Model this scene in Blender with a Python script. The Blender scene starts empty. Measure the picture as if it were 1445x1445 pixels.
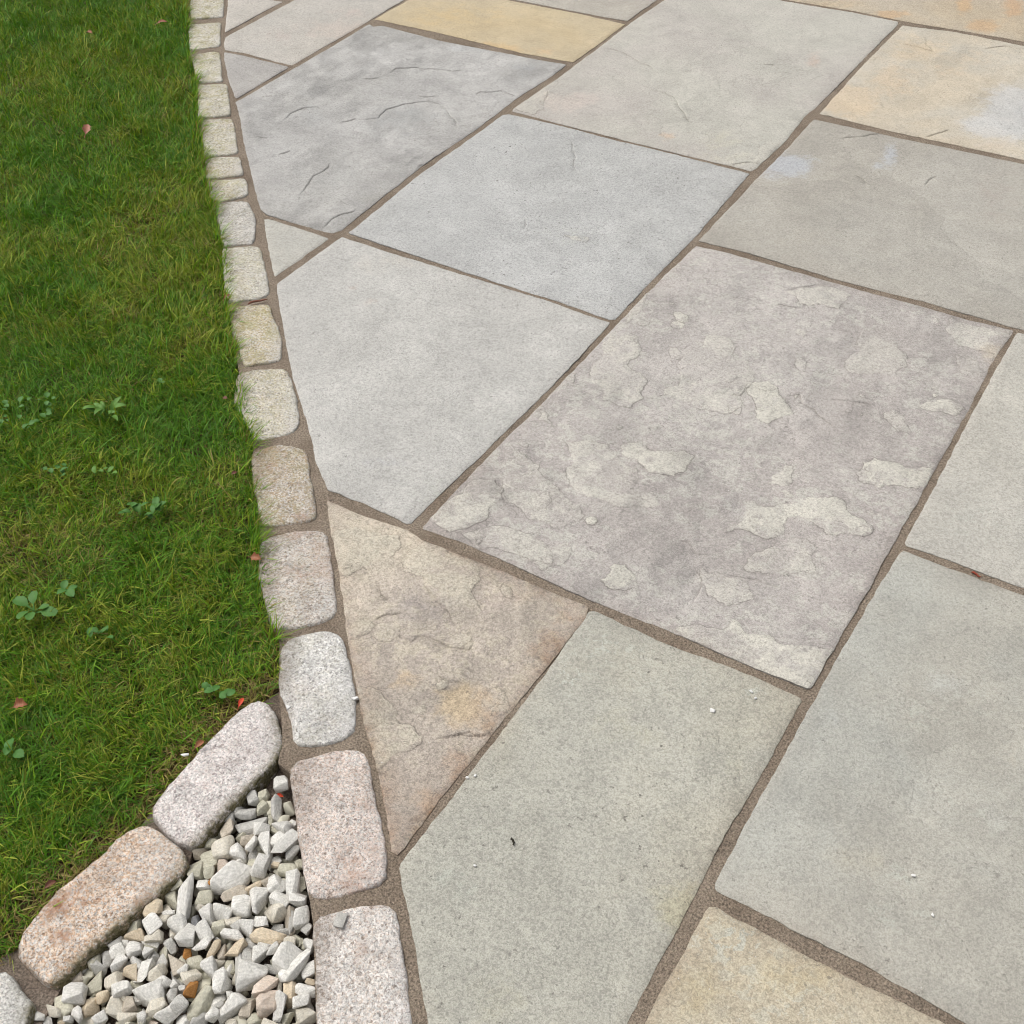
import bpy, bmesh, math, random
import numpy as np
from mathutils import Matrix, Vector, noise
from mathutils.geometry import delaunay_2d_cdt

# ------------------------------------------------------------------ camera, sky, sun, exposure
CAM_R = [[0.851119, 0.524263, -0.027309], [-0.338068, 0.587151, 0.735502], [-0.401631, 0.616767, -0.676972]]
CAM_F = 1718.95/1445

SC = bpy.context.scene
COL = SC.collection
cam_data = bpy.data.cameras.new("camera")
cam = bpy.data.objects.new("camera", cam_data)
COL.objects.link(cam)
SC.camera = cam
cam_data.sensor_width = 36.0
cam_data.sensor_fit = 'HORIZONTAL'
cam_data.lens = 36.0 * CAM_F
cam_data.clip_start = 0.05
cam_data.clip_end = 200
R_, U_, F_ = [Vector(v) for v in CAM_R]
M = Matrix((R_, U_, -F_)).transposed().to_4x4()
M.translation = Vector((0, 0, 1.2))
cam.matrix_world = M

SUN_EL = math.radians(62)
sun_h = (-R_ * 0.9 + Vector((F_.x, F_.y, 0)) * 0.5)
sun_h.z = 0
sun_h.normalize()
sun_dir = sun_h * math.cos(SUN_EL) + Vector((0, 0, math.sin(SUN_EL)))
world = bpy.data.worlds.new("World")
SC.world = world
world.use_nodes = True
wn = world.node_tree.nodes
wl = world.node_tree.links
bg = wn["Background"]
sky = wn.new("ShaderNodeTexSky")
sky.sky_type = 'NISHITA'
sky.sun_disc = False
sky.sun_elevation = SUN_EL
sky.sun_rotation = math.atan2(sun_h.x, sun_h.y)
sky.air_density = 1.0
sky.dust_density = 6.0
sky.ozone_density = 1.0
hs = wn.new("ShaderNodeHueSaturation")        # an overcast sky carries little blue
hs.inputs["Saturation"].default_value = 0.22
wl.new(sky.outputs[0], hs.inputs["Color"])
wl.new(hs.outputs[0], bg.inputs[0])
bg.inputs[1].default_value = 0.13
sun_data = bpy.data.lights.new("sun", 'SUN')
sun_data.energy = 1.1
sun_data.angle = math.radians(38)
sun_data.color = (1.0, 0.97, 0.93)
sun = bpy.data.objects.new("sun", sun_data)
COL.objects.link(sun)
sun.rotation_euler = sun_dir.to_track_quat('Z', 'Y').to_euler()
SC.view_settings.view_transform = 'Standard'
SC.view_settings.look = 'None'
SC.view_settings.gamma = 1.0
SC.cycles.filter_width = 0.95
SC.view_settings.use_curve_mapping = False
SC.view_settings.exposure = 0.23
random.seed(7)
RNG = np.random.default_rng(11)

# ------------------------------------------------------------------ traced ground plan (millimetres)
SLAB_OUTLINE = {"S1":[[-1996.8,2495.2],[-1981.7,2511.1],[-1796.1,2500.2],[-1560.4,2512.3],[-1436.3,2519.0],[-1435.4,2442.3],[-1444.5,2313.9],[-1439.1,2137.1],[-1446.1,1909.9],[-1431.1,1623.4],[-1440.3,1605.9],[-1457.0,1601.3],[-1601.8,1601.3],[-1628.3,1611.7],[-1744.5,1720.0],[-1829.0,1799.0],[-1952.0,1921.1],[-2010.6,1975.0],[-2012.8,2178.5],[-2016.8,2503.7]],"S2":[[-2232.2,2185.8],[-2174.1,2191.4],[-2098.2,2191.1],[-2035.1,2191.1],[-2028.1,2188.0],[-2024.6,1996.0],[-2026.3,1993.0],[-2114.4,2065.0],[-2202.4,2150.8]],"S3":[[-2295.1,2259.6],[-2303.1,2533.6],[-2300.0,2980.0],[-2030.0,2980.0],[-2037.0,2681.4],[-2029.7,2203.1],[-2108.1,2203.0],[-2186.9,2206.2],[-2241.3,2197.7],[-2273.9,2229.1]],"S4":[[-2535.6,2544.7],[-2463.7,2461.1],[-2321.1,2288.4],[-2325.6,2523.7],[-2365.5,2517.8]],"S6":[[-2024.9,2540.4],[-2025.5,2687.3],[-2018.0,2817.0],[-1750.2,2815.0],[-1578.2,2818.8],[-1429.2,2809.8],[-1427.5,2670.5],[-1427.9,2542.5],[-1463.4,2537.7],[-1572.9,2532.7],[-1824.8,2542.4]],"S7":[[-2018.0,2832.0],[-1751.4,2826.0],[-1582.1,2830.1],[-1436.5,2835.5],[-1434.2,2992.6],[-1436.0,3430.0],[-2018.0,3430.0]],"S8":[[-1415.1,3002.4],[-1420.4,2828.2],[-1416.3,2599.4],[-1414.4,2452.6],[-1417.5,2321.4],[-1420.6,2250.0],[-1416.3,2238.4],[-1302.2,2233.8],[-1172.8,2232.6],[-986.8,2228.9],[-876.1,2232.5],[-830.3,2229.6],[-826.8,2239.6],[-820.5,2385.8],[-830.4,2518.0],[-824.6,2573.3],[-824.3,2894.3],[-821.5,3118.4],[-827.5,3144.3],[-946.7,3149.6],[-1119.5,3143.7],[-1420.0,3135.0]],"S9":[[-1420.0,3150.0],[-1124.2,3155.4],[-951.8,3163.4],[-825.9,3155.8],[-693.4,3159.3],[-519.0,3161.9],[-520.0,3155.0],[-520.0,3755.0],[-1420.0,3755.0]],"S10":[[-808.4,3125.3],[-688.7,3143.7],[-511.6,3133.7],[90.0,3140.0],[90.0,2540.0],[-358.5,2544.2],[-601.9,2542.8],[-700.1,2546.7],[-805.1,2550.7],[-811.5,2858.5]],"S11":[[-805.9,2518.6],[-625.1,2518.0],[-353.4,2524.7],[90.0,2527.0],[90.0,1922.0],[-208.8,1921.2],[-371.9,1925.9],[-531.0,1920.0],[-705.3,1927.8],[-803.7,1923.7],[-807.0,2204.7],[-804.0,2369.3]],"S12":[[-799.5,1902.2],[-761.8,1906.0],[-633.9,1905.9],[-515.4,1905.5],[-394.7,1908.4],[-295.0,1906.8],[-212.2,1910.2],[-210.5,1901.9],[-216.5,1806.5],[-214.5,1634.5],[-215.2,1397.6],[-215.4,1291.8],[-216.1,1157.4],[-219.2,1004.3],[-223.0,1001.4],[-297.0,999.4],[-424.6,1002.1],[-525.5,998.4],[-665.3,1004.8],[-747.5,1005.0],[-804.7,1001.7],[-806.8,1004.7],[-809.5,1085.4],[-810.0,1216.4],[-804.7,1326.8],[-805.8,1448.6],[-807.3,1589.9],[-805.7,1787.9]],"S13":[[-1412.6,1624.3],[-1411.0,1631.4],[-1427.4,1883.1],[-1424.9,2052.2],[-1424.7,2212.3],[-1416.0,2221.1],[-1296.5,2223.9],[-982.5,2220.2],[-829.5,2216.9],[-829.6,2206.3],[-824.3,2116.9],[-816.9,1919.5],[-819.5,1824.1],[-818.2,1610.4],[-826.3,1604.6],[-941.0,1611.8],[-1064.5,1609.9],[-1090.3,1612.8],[-1270.0,1616.5],[-1406.8,1621.2]],"S14":[[-1415.8,1585.5],[-1413.7,1601.7],[-1258.6,1600.4],[-1083.7,1602.6],[-939.3,1601.3],[-821.3,1595.3],[-820.1,1586.7],[-818.0,1485.7],[-817.5,1403.9],[-819.9,1254.1],[-825.8,1089.8],[-827.6,1002.2],[-832.5,998.0],[-906.4,1001.8],[-977.5,999.9],[-1038.7,1046.5],[-1100.7,1106.5],[-1206.2,1196.8],[-1368.8,1357.5],[-1412.1,1403.0],[-1415.9,1410.6],[-1414.6,1498.7]],"S15":[[-1592.3,1581.3],[-1587.5,1586.5],[-1512.7,1587.9],[-1437.0,1586.0],[-1433.3,1583.5],[-1435.9,1427.5],[-1442.3,1431.0],[-1503.2,1490.3]],"S16":[[-962.7,979.2],[-906.1,978.0],[-824.5,986.8],[-793.8,979.9],[-660.5,984.2],[-593.9,984.6],[-531.0,985.3],[-525.6,983.4],[-520.7,966.9],[-521.3,861.5],[-526.0,751.6],[-526.9,645.4],[-526.0,558.5],[-528.0,548.9],[-534.2,549.4],[-571.6,586.8],[-622.3,636.7],[-683.1,689.6],[-777.8,785.1],[-853.7,866.8],[-899.0,912.5],[-930.9,945.3]],"S17":[[-516.7,982.6],[-406.5,979.8],[-291.0,985.6],[-223.5,982.3],[-221.1,978.6],[-221.9,966.6],[-221.2,887.2],[-224.7,742.3],[-221.2,684.2],[-219.6,609.2],[-219.2,508.1],[-225.0,400.0],[-225.0,90.0],[-430.0,90.0],[-455.0,300.0],[-387.7,407.2],[-469.9,493.4],[-514.6,536.2],[-517.0,541.0],[-516.1,629.3],[-516.3,746.9],[-517.1,866.6],[-519.7,978.6]],"S18":[[-198.1,1299.0],[-148.3,1297.2],[-34.2,1296.2],[690.0,1296.0],[690.0,688.0],[66.4,683.7],[-62.8,690.8],[-202.5,690.9],[-205.4,692.7],[-207.4,698.4],[-208.7,822.1],[-207.2,899.0],[-208.1,979.8],[-208.4,1043.0],[-206.3,1134.7],[-200.7,1294.6]],"S19":[[-202.5,1907.6],[300.0,1905.0],[690.0,1905.0],[690.0,1312.0],[-38.0,1310.8],[-119.6,1313.5],[-198.5,1312.2],[-201.6,1317.0],[-203.7,1511.7],[-205.1,1750.5]],"S20":[[-193.9,671.2],[-80.2,667.3],[46.1,670.7],[390.0,668.0],[390.0,70.0],[-197.0,70.0],[-202.2,518.2],[-202.6,574.6],[-202.3,585.5],[-203.3,661.2],[-201.4,667.7]],"S21":[[-1400.0,3770.0],[-520.0,3770.0],[-520.0,4300.0],[-1400.0,4300.0]],"S22":[[-505.0,3155.0],[100.0,3155.0],[100.0,4050.0],[-505.0,4050.0]],"S23":[[-2018.0,3445.0],[-1436.0,3445.0],[-1436.0,4300.0],[-2018.0,4300.0]],"S24":[[-2300.0,2995.0],[-2030.0,2995.0],[-2030.0,3900.0],[-2300.0,3900.0]],"S25":[[105.0,2540.0],[710.0,2540.0],[710.0,3450.0],[105.0,3450.0]],"S26":[[105.0,1922.0],[1010.0,1922.0],[1010.0,2525.0],[105.0,2525.0]],"S27":[[705.0,1000.0],[1310.0,1000.0],[1310.0,1905.0],[705.0,1905.0]],"S28":[[405.0,80.0],[1310.0,80.0],[1310.0,670.0],[405.0,670.0]]}
FLAKE_OUTLINE = {"S12":[[[-802.4,1562.7],[-759.6,1580.8],[-748.4,1563.6],[-738.0,1512.1],[-723.3,1488.4],[-699.7,1482.2],[-681.6,1442.6],[-669.2,1427.1],[-672.7,1395.5],[-702.5,1393.3],[-724.2,1392.1],[-744.9,1421.9],[-771.8,1437.5],[-784.8,1469.6],[-780.6,1496.1],[-797.7,1527.5]],[[-648.7,1649.0],[-625.7,1653.5],[-598.5,1623.2],[-581.7,1600.3],[-561.8,1605.1],[-535.0,1548.4],[-520.0,1489.7],[-535.8,1458.9],[-581.4,1447.4],[-621.1,1458.1],[-647.7,1454.3],[-653.5,1466.0],[-634.6,1485.9],[-664.2,1537.7],[-664.8,1585.8],[-651.4,1605.7],[-655.3,1628.5]],[[-702.6,1652.1],[-701.7,1641.7],[-707.7,1633.8],[-717.3,1632.9],[-724.7,1639.7],[-725.7,1650.2],[-719.6,1658.2],[-710.0,1659.0]],[[-758.2,1625.2],[-758.6,1618.9],[-764.4,1613.1],[-772.2,1611.3],[-777.5,1614.4],[-777.1,1620.8],[-771.3,1626.6],[-763.5,1628.4]],[[-646.3,1308.1],[-618.5,1323.9],[-592.3,1322.0],[-557.1,1343.4],[-535.8,1337.5],[-535.6,1324.3],[-543.1,1280.9],[-567.8,1273.2],[-595.9,1279.9],[-632.3,1285.6]],[[-724.8,1270.1],[-688.3,1294.4],[-664.4,1297.8],[-636.1,1276.8],[-601.3,1270.2],[-585.2,1231.2],[-553.0,1227.7],[-532.5,1214.7],[-566.8,1191.9],[-601.5,1181.2],[-631.6,1176.3],[-670.1,1185.6],[-684.3,1203.2],[-688.7,1233.4],[-709.5,1254.9]],[[-782.7,1172.9],[-758.5,1141.2],[-732.3,1106.0],[-682.0,1092.3],[-642.3,1094.4],[-623.3,1114.2],[-646.6,1155.3],[-679.9,1173.6],[-716.2,1184.9],[-756.1,1208.1],[-800.6,1230.3]],[[-595.3,1139.3],[-594.5,1132.2],[-598.8,1126.6],[-605.7,1125.7],[-611.2,1130.1],[-612.1,1137.2],[-607.8,1142.9],[-600.8,1143.7]],[[-534.4,1071.0],[-519.8,1079.5],[-503.3,1069.8],[-482.1,1047.1],[-496.4,1035.1],[-519.1,1028.3],[-535.5,1037.6],[-530.6,1056.7]],[[-666.9,1033.7],[-636.5,1057.0],[-609.1,1078.6],[-596.0,1066.2],[-592.0,1034.9],[-610.6,1013.1],[-641.1,1017.6]],[[-300.8,1469.9],[-277.0,1472.4],[-253.5,1469.5],[-215.7,1484.7],[-215.4,1443.4],[-239.2,1426.6],[-259.5,1421.3],[-269.2,1406.3],[-294.5,1404.3],[-312.5,1422.7],[-311.8,1452.4]],[[-430.8,1279.4],[-420.6,1291.4],[-389.8,1290.7],[-368.4,1312.2],[-342.7,1342.4],[-321.5,1355.7],[-300.2,1348.4],[-286.8,1331.9],[-263.4,1327.6],[-249.3,1318.1],[-248.9,1306.8],[-279.4,1292.0],[-302.3,1275.9],[-320.7,1285.8],[-345.4,1292.2],[-362.5,1279.4],[-354.8,1251.4],[-369.8,1225.4],[-407.7,1226.8],[-425.6,1207.7],[-427.8,1221.0],[-416.0,1245.6]],[[-410.1,1386.3],[-398.0,1390.0],[-385.8,1355.1],[-392.0,1342.1],[-415.9,1334.7],[-417.2,1356.3],[-407.4,1374.8]],[[-394.0,1328.4],[-382.7,1338.0],[-372.9,1328.1],[-381.6,1316.9]],[[-533.3,1557.0],[-515.6,1570.9],[-495.4,1563.2],[-472.6,1538.7],[-446.4,1509.7],[-463.2,1485.8],[-471.7,1466.8],[-495.6,1474.5],[-508.2,1503.7],[-533.0,1526.8],[-541.0,1545.0]],[[-434.3,1782.3],[-411.4,1803.6],[-381.3,1803.6],[-363.6,1763.7],[-340.5,1744.4],[-335.1,1715.7],[-340.2,1681.7],[-368.7,1681.1],[-406.8,1659.6],[-425.4,1704.6],[-416.8,1733.8]],[[-284.0,1627.4],[-272.0,1645.2],[-253.9,1662.8],[-231.0,1664.8],[-218.1,1654.0],[-231.7,1628.3],[-257.6,1624.3],[-276.1,1621.0]],[[-341.1,1244.9],[-322.4,1252.8],[-301.5,1236.5],[-284.3,1196.7],[-304.7,1190.3],[-321.3,1169.8],[-349.1,1159.2],[-376.9,1156.7],[-371.9,1195.7],[-356.0,1227.6]],[[-314.3,1901.1],[-249.2,1894.7],[-215.0,1905.4],[-216.8,1822.2],[-241.7,1824.3],[-277.4,1820.5],[-308.1,1853.1]],[[-273.7,1794.1],[-256.2,1804.0],[-233.3,1781.1],[-215.4,1760.0],[-228.7,1737.2],[-257.0,1752.0]],[[-325.1,1578.7],[-311.6,1597.2],[-291.3,1583.7],[-276.9,1563.7],[-291.3,1548.6],[-312.3,1564.6]],[[-410.4,1004.7],[-386.4,1029.4],[-352.5,1038.4],[-350.3,1061.4],[-319.0,1047.2],[-272.4,1053.3],[-215.5,1079.5],[-219.0,997.0],[-296.2,994.8],[-368.0,1001.0]],[[-814.6,1333.7],[-780.9,1315.8],[-757.8,1292.8],[-788.7,1295.8]],[[-818.3,1414.2],[-797.7,1437.2],[-785.9,1404.5],[-801.0,1396.0]],[[-825.4,1652.8],[-802.5,1718.5],[-787.4,1661.1],[-794.0,1606.4]],[[-425.0,1128.2],[-390.7,1128.5],[-358.9,1139.1],[-340.2,1107.9],[-367.5,1077.1],[-396.0,1083.1]],[[-811.0,1021.6],[-805.6,1069.0],[-772.1,1143.1],[-737.7,1108.1],[-735.2,1065.3],[-767.6,1012.3]],[[-754.4,1019.9],[-692.3,1064.2],[-638.0,1061.9],[-607.9,1030.3],[-665.8,1021.1]],[[-592.9,1835.5],[-550.0,1879.5],[-484.9,1882.4],[-490.6,1827.2],[-555.9,1810.0]]],"S16":[[[-790.8,979.7],[-758.2,983.8],[-707.5,982.3],[-677.3,955.6],[-670.5,925.3],[-643.8,903.4],[-650.7,870.9],[-667.1,867.4],[-679.1,880.7],[-704.9,890.6],[-722.8,909.8],[-753.1,918.2],[-778.6,914.4],[-787.6,924.7],[-794.1,945.7]],[[-709.8,721.0],[-694.9,726.0],[-668.8,719.5],[-645.2,711.9],[-632.5,698.3],[-612.4,703.2],[-594.6,696.5],[-598.7,667.2],[-610.0,650.6],[-603.1,625.3],[-615.1,627.9],[-680.3,687.8]],[[-911.6,928.7],[-872.3,956.1],[-825.8,973.5],[-809.7,936.7],[-803.6,895.5],[-832.9,894.0],[-839.1,866.2],[-852.1,867.4]],[[-794.4,807.5],[-762.8,817.7],[-752.0,811.8],[-752.8,795.4],[-764.3,780.7]],[[-562.6,781.1],[-559.8,805.4],[-538.3,799.9],[-528.7,778.8],[-542.4,766.3]]],"S13":[[[-1039.3,1817.0],[-1022.4,1817.9],[-1011.0,1828.4],[-992.6,1830.1],[-988.7,1811.4],[-1011.9,1806.9]]],"S8":[[[-837.2,2260.5],[-858.1,2340.1],[-834.1,2378.1],[-817.3,2382.5],[-813.2,2280.9]],[[-1413.2,2247.7],[-1363.7,2243.1],[-1358.2,2277.2],[-1383.9,2340.2],[-1402.4,2379.0],[-1408.7,2327.0]]]}
LEDGE_LINE = {"S1":[[[-1845.5,1942.5],[-1853.8,1984.0],[-1845.5,2023.5],[-1824.6,2040.6],[-1800.8,2035.7]],[[-1706.2,2028.7],[-1663.0,2063.3],[-1673.4,2104.0],[-1651.7,2150.9],[-1612.6,2189.6],[-1583.6,2187.3],[-1537.7,2159.3],[-1491.4,2121.6],[-1467.7,2089.9]],[[-1726.0,2001.0],[-1708.9,2029.5],[-1702.2,2035.4]],[[-1589.1,1688.7],[-1604.9,1737.2],[-1619.4,1768.4],[-1613.8,1801.2],[-1628.6,1843.7]],[[-1820.3,2214.6],[-1789.5,2239.9]],[[-1786.1,2271.2],[-1788.3,2302.6],[-1745.1,2332.0],[-1725.8,2329.1],[-1656.2,2353.0],[-1633.2,2378.1]],[[-1655.1,2203.1],[-1632.8,2202.9],[-1607.5,2222.4]],[[-1533.7,2267.8],[-1534.4,2285.7],[-1495.6,2318.6],[-1464.1,2311.0],[-1443.6,2303.8]],[[-1745.3,1811.4],[-1734.6,1838.2]],[[-1468.8,1610.1],[-1470.2,1662.3],[-1450.0,1700.4]],[[-1442.2,1896.6],[-1450.1,1920.4],[-1437.6,1942.4],[-1438.3,1988.2]],[[-1450.0,2514.3],[-1442.3,2472.7],[-1446.1,2451.4]],[[-1850.0,1856.3],[-1820.4,1861.4]]],"S8":[[[-1195.3,2489.2],[-1159.8,2483.9],[-1130.6,2475.4],[-1096.1,2435.0],[-1054.3,2388.7],[-1024.3,2365.8]],[[-1403.1,2384.7],[-1384.7,2339.8],[-1372.0,2304.9]],[[-1403.4,2656.1],[-1375.8,2650.2],[-1317.2,2630.7],[-1256.2,2604.0],[-1228.6,2580.2]],[[-882.2,2228.6],[-850.4,2260.8],[-826.6,2266.3]],[[-1017.7,2739.7],[-995.1,2747.8]]],"S10":[[[-772.6,3007.7],[-748.1,3010.4],[-717.9,3006.1],[-694.1,2998.6],[-731.2,3070.5]],[[-593.0,3061.8],[-536.9,3111.2],[-505.7,3097.7]],[[-569.6,2542.9],[-543.5,2580.7],[-531.4,2603.2]],[[-809.6,2552.3],[-772.4,2543.8]]],"S11":[[[-724.4,2451.5],[-678.8,2487.1],[-652.3,2522.0]],[[-634.9,2312.2],[-601.6,2287.9]],[[-500.4,2336.1],[-491.4,2383.3]]],"S13":[[[-1238.6,2179.5],[-1197.1,2128.0],[-1164.4,2074.4],[-1145.4,2045.1]],[[-1139.1,1835.6],[-1118.0,1794.9]]],"S12":[[[-395.7,1129.4],[-362.6,1140.5],[-308.8,1147.8]],[[-434.0,1120.9],[-417.3,1108.8],[-408.4,1082.0],[-408.2,1066.4]],[[-476.0,1161.2],[-464.5,1165.0],[-443.5,1148.7],[-432.2,1152.5]],[[-474.6,1548.7],[-457.2,1562.3],[-445.4,1543.1],[-422.7,1537.7],[-394.7,1517.7],[-366.3,1505.8]],[[-410.1,1574.1],[-387.1,1583.5],[-358.0,1592.7],[-344.7,1589.3]],[[-594.0,1834.4],[-571.9,1860.6],[-552.1,1881.0]],[[-593.7,1789.0],[-572.0,1792.1],[-543.6,1800.9]]],"S16":[[[-797.0,881.9],[-779.2,862.2],[-761.3,855.7]],[[-758.3,820.3],[-750.9,836.9],[-731.5,850.3]],[[-730.3,808.5],[-695.5,812.9],[-690.3,827.8],[-646.4,831.8],[-621.6,840.5],[-622.3,855.7]],[[-580.8,699.6],[-563.9,712.9],[-549.4,729.9],[-533.1,731.0]],[[-634.6,787.2],[-618.8,781.6],[-596.8,788.9]],[[-581.5,700.2],[-557.3,723.0],[-537.3,730.5],[-523.2,747.3]],[[-742.9,912.5],[-710.1,894.2],[-679.2,881.0],[-664.2,864.3]]]}
STAIN_SHEEN = {"S11":[[-778,2288,61,33,24,-58,204,211,222,0.8],[-824,2252,38,21,18,-43,204,211,222,0.5],[-605,2429,18,10,23,-66,204,211,222,0.55],[-613,2377,13,7,10,-30,204,211,222,0.5],[-656,2510,40,21,13,-38,150,142,135,0.35],[-377,2375,73,40,39,-138,170,160,150,0.35],[-602,2001,92,51,36,-94,178,172,160,0.35]],"S10":[[-443,2759,83,45,44,-164,212,216,221,0.9],[-467,2670,66,36,28,-100,212,216,221,0.6],[-785,2643,70,37,43,-116,222,198,164,0.75],[-720,2995,89,47,33,-101,220,200,168,0.6],[-432,2574,39,21,7,-26,222,196,156,0.7],[-612,2980,102,54,29,-99,222,200,168,0.5],[-725,2805,71,38,50,-146,222,200,170,0.5]],"S9":[[-858,3179,44,23,11,-32,220,180,132,0.8],[-713,3320,22,11,22,-75,218,178,130,0.8],[-637,3215,40,21,15,-54,216,176,130,0.8],[-597,3358,31,16,25,-94,214,170,125,0.6],[-1006,3185,97,50,14,-37,212,190,158,0.5]],"S16":[[-585,759,35,21,24,-36,216,190,146,0.75],[-662,759,31,18,16,-23,216,186,140,0.5],[-546,909,32,19,30,-52,150,118,88,0.5],[-549,950,20,11,18,-30,150,120,92,0.45],[-540,622,28,17,22,-31,206,180,152,0.6],[-542,763,18,11,23,-36,176,140,110,0.5],[-539,680,22,13,22,-33,176,140,112,0.45],[-526,581,14,8,13,-18,206,170,130,0.6],[-645,925,50,29,21,-32,190,176,172,0.5],[-712,871,49,29,29,-42,180,172,168,0.5],[-602,965,50,29,12,-20,200,182,158,0.5]],"S17":[[-224,644,39,23,21,-43,196,188,152,0.5],[-397,824,59,35,24,-46,190,186,160,0.35],[-451,548,47,28,28,-42,176,186,176,0.4],[-347,470,37,22,23,-37,186,182,156,0.4],[-259,869,29,17,24,-55,188,184,160,0.4],[-212,690,16,10,18,-38,190,170,128,0.3]],"S18":[[-76,1075,45,26,13,-43,196,196,190,0.45],[25,934,27,16,8,-27,200,200,194,0.4],[-86,805,40,24,12,-33,192,186,168,0.45],[-176,978,18,10,8,-20,200,202,198,0.45],[20,1009,28,17,16,-58,196,184,164,0.4],[-84,1020,37,21,10,-31,190,180,160,0.4]],"S8":[[-1337,2348,86,46,41,-71,214,200,190,0.55],[-1052,2284,22,12,15,-30,224,186,150,0.5],[-916,2806,21,11,21,-54,216,190,172,0.6],[-1434,2384,59,31,49,-83,214,206,190,0.5],[-928,2305,79,43,40,-89,208,204,180,0.4]],"S3":[[-2167,2337,49,26,30,-36,190,172,166,0.5],[-2082,2435,115,60,58,-75,212,198,186,0.5],[-2187,2249,64,34,24,-28,200,196,190,0.5],[-2092,2539,67,35,42,-55,208,190,180,0.5]],"S6":[[-1634,2515,93,49,28,-44,222,190,140,0.6],[-1858,2660,149,77,54,-81,216,190,142,0.5],[-1626,2781,82,43,29,-50,214,198,164,0.5],[-1540,2564,62,33,27,-45,224,186,142,0.5]],"S14":[[-1232,1454,16,9,19,-26,206,190,178,0.5],[-1282,1467,11,6,12,-15,200,176,160,0.5],[-1009,1116,25,14,8,-11,150,152,162,0.5],[-940,1096,47,27,20,-27,190,190,196,0.35],[-1264,1576,82,45,26,-37,208,202,190,0.5]],"S20":[[-185,648,19,11,8,-17,216,204,176,0.7],[-94,639,43,26,11,-28,212,196,160,0.6],[-168,577,37,22,16,-33,190,172,130,0.5]],"S12":[[-225,1832,30,17,11,-40,214,200,176,0.5],[-376,1206,51,30,22,-51,176,169,163,0.45],[-579,1742,64,36,20,-48,180,174,169,0.4],[-696,1315,86,49,33,-60,180,174,168,0.45],[-573,1177,53,31,28,-53,180,174,168,0.5],[-385,1802,73,41,20,-60,184,178,172,0.4],[-558,1334,65,37,22,-45,180,174,168,0.4],[-393,1148,42,24,17,-37,174,167,160,0.5],[-404,1585,59,33,26,-69,180,174,168,0.4],[-423,1264,53,30,24,-54,190,186,182,0.4]],"S1":[[-1619,2071,99,53,62,-86,166,168,166,0.5],[-1721,2519,95,50,48,-74,186,188,188,0.4],[-1579,1787,79,43,75,-96,170,170,166,0.5],[-1459,1749,76,42,35,-47,176,174,164,0.5],[-1505,2438,60,32,42,-69,166,168,168,0.4],[-1789,1979,71,38,67,-84,190,190,188,0.4]]}  # pale blue rows: sky reflection put into the colour; others are mineral stains
SPECKLE = {"S17":[[-480,936,26,16,0.9],[-488,867,26,22,1.0],[-450,944,30,18,0.7],[-484,910,40,40,0.45],[-410,906,50,40,0.3],[-347,956,10,9,0.8],[-281,962,16,14,0.7],[-307,910,6,6,0.3],[-426,656,60,60,0.15]],"S18":[[-77,1081,60,60,0.3],[-181,973,14,10,0.7],[-31,926,14,12,0.8],[-36,807,24,10,0.7],[-38,752,16,10,0.6],[-1,772,26,8,0.6],[25,934,40,30,0.35],[-99,1024,30,20,0.5]],"S20":[[-100,617,80,60,0.4],[-169,648,60,40,0.8]],"S14":[[-840,1253,80,80,0.2],[-823,1069,60,40,0.4]],"S13":[[-1036,1821,60,60,0.3]],"S19":[[-138,1411,60,60,0.3]]}
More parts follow.
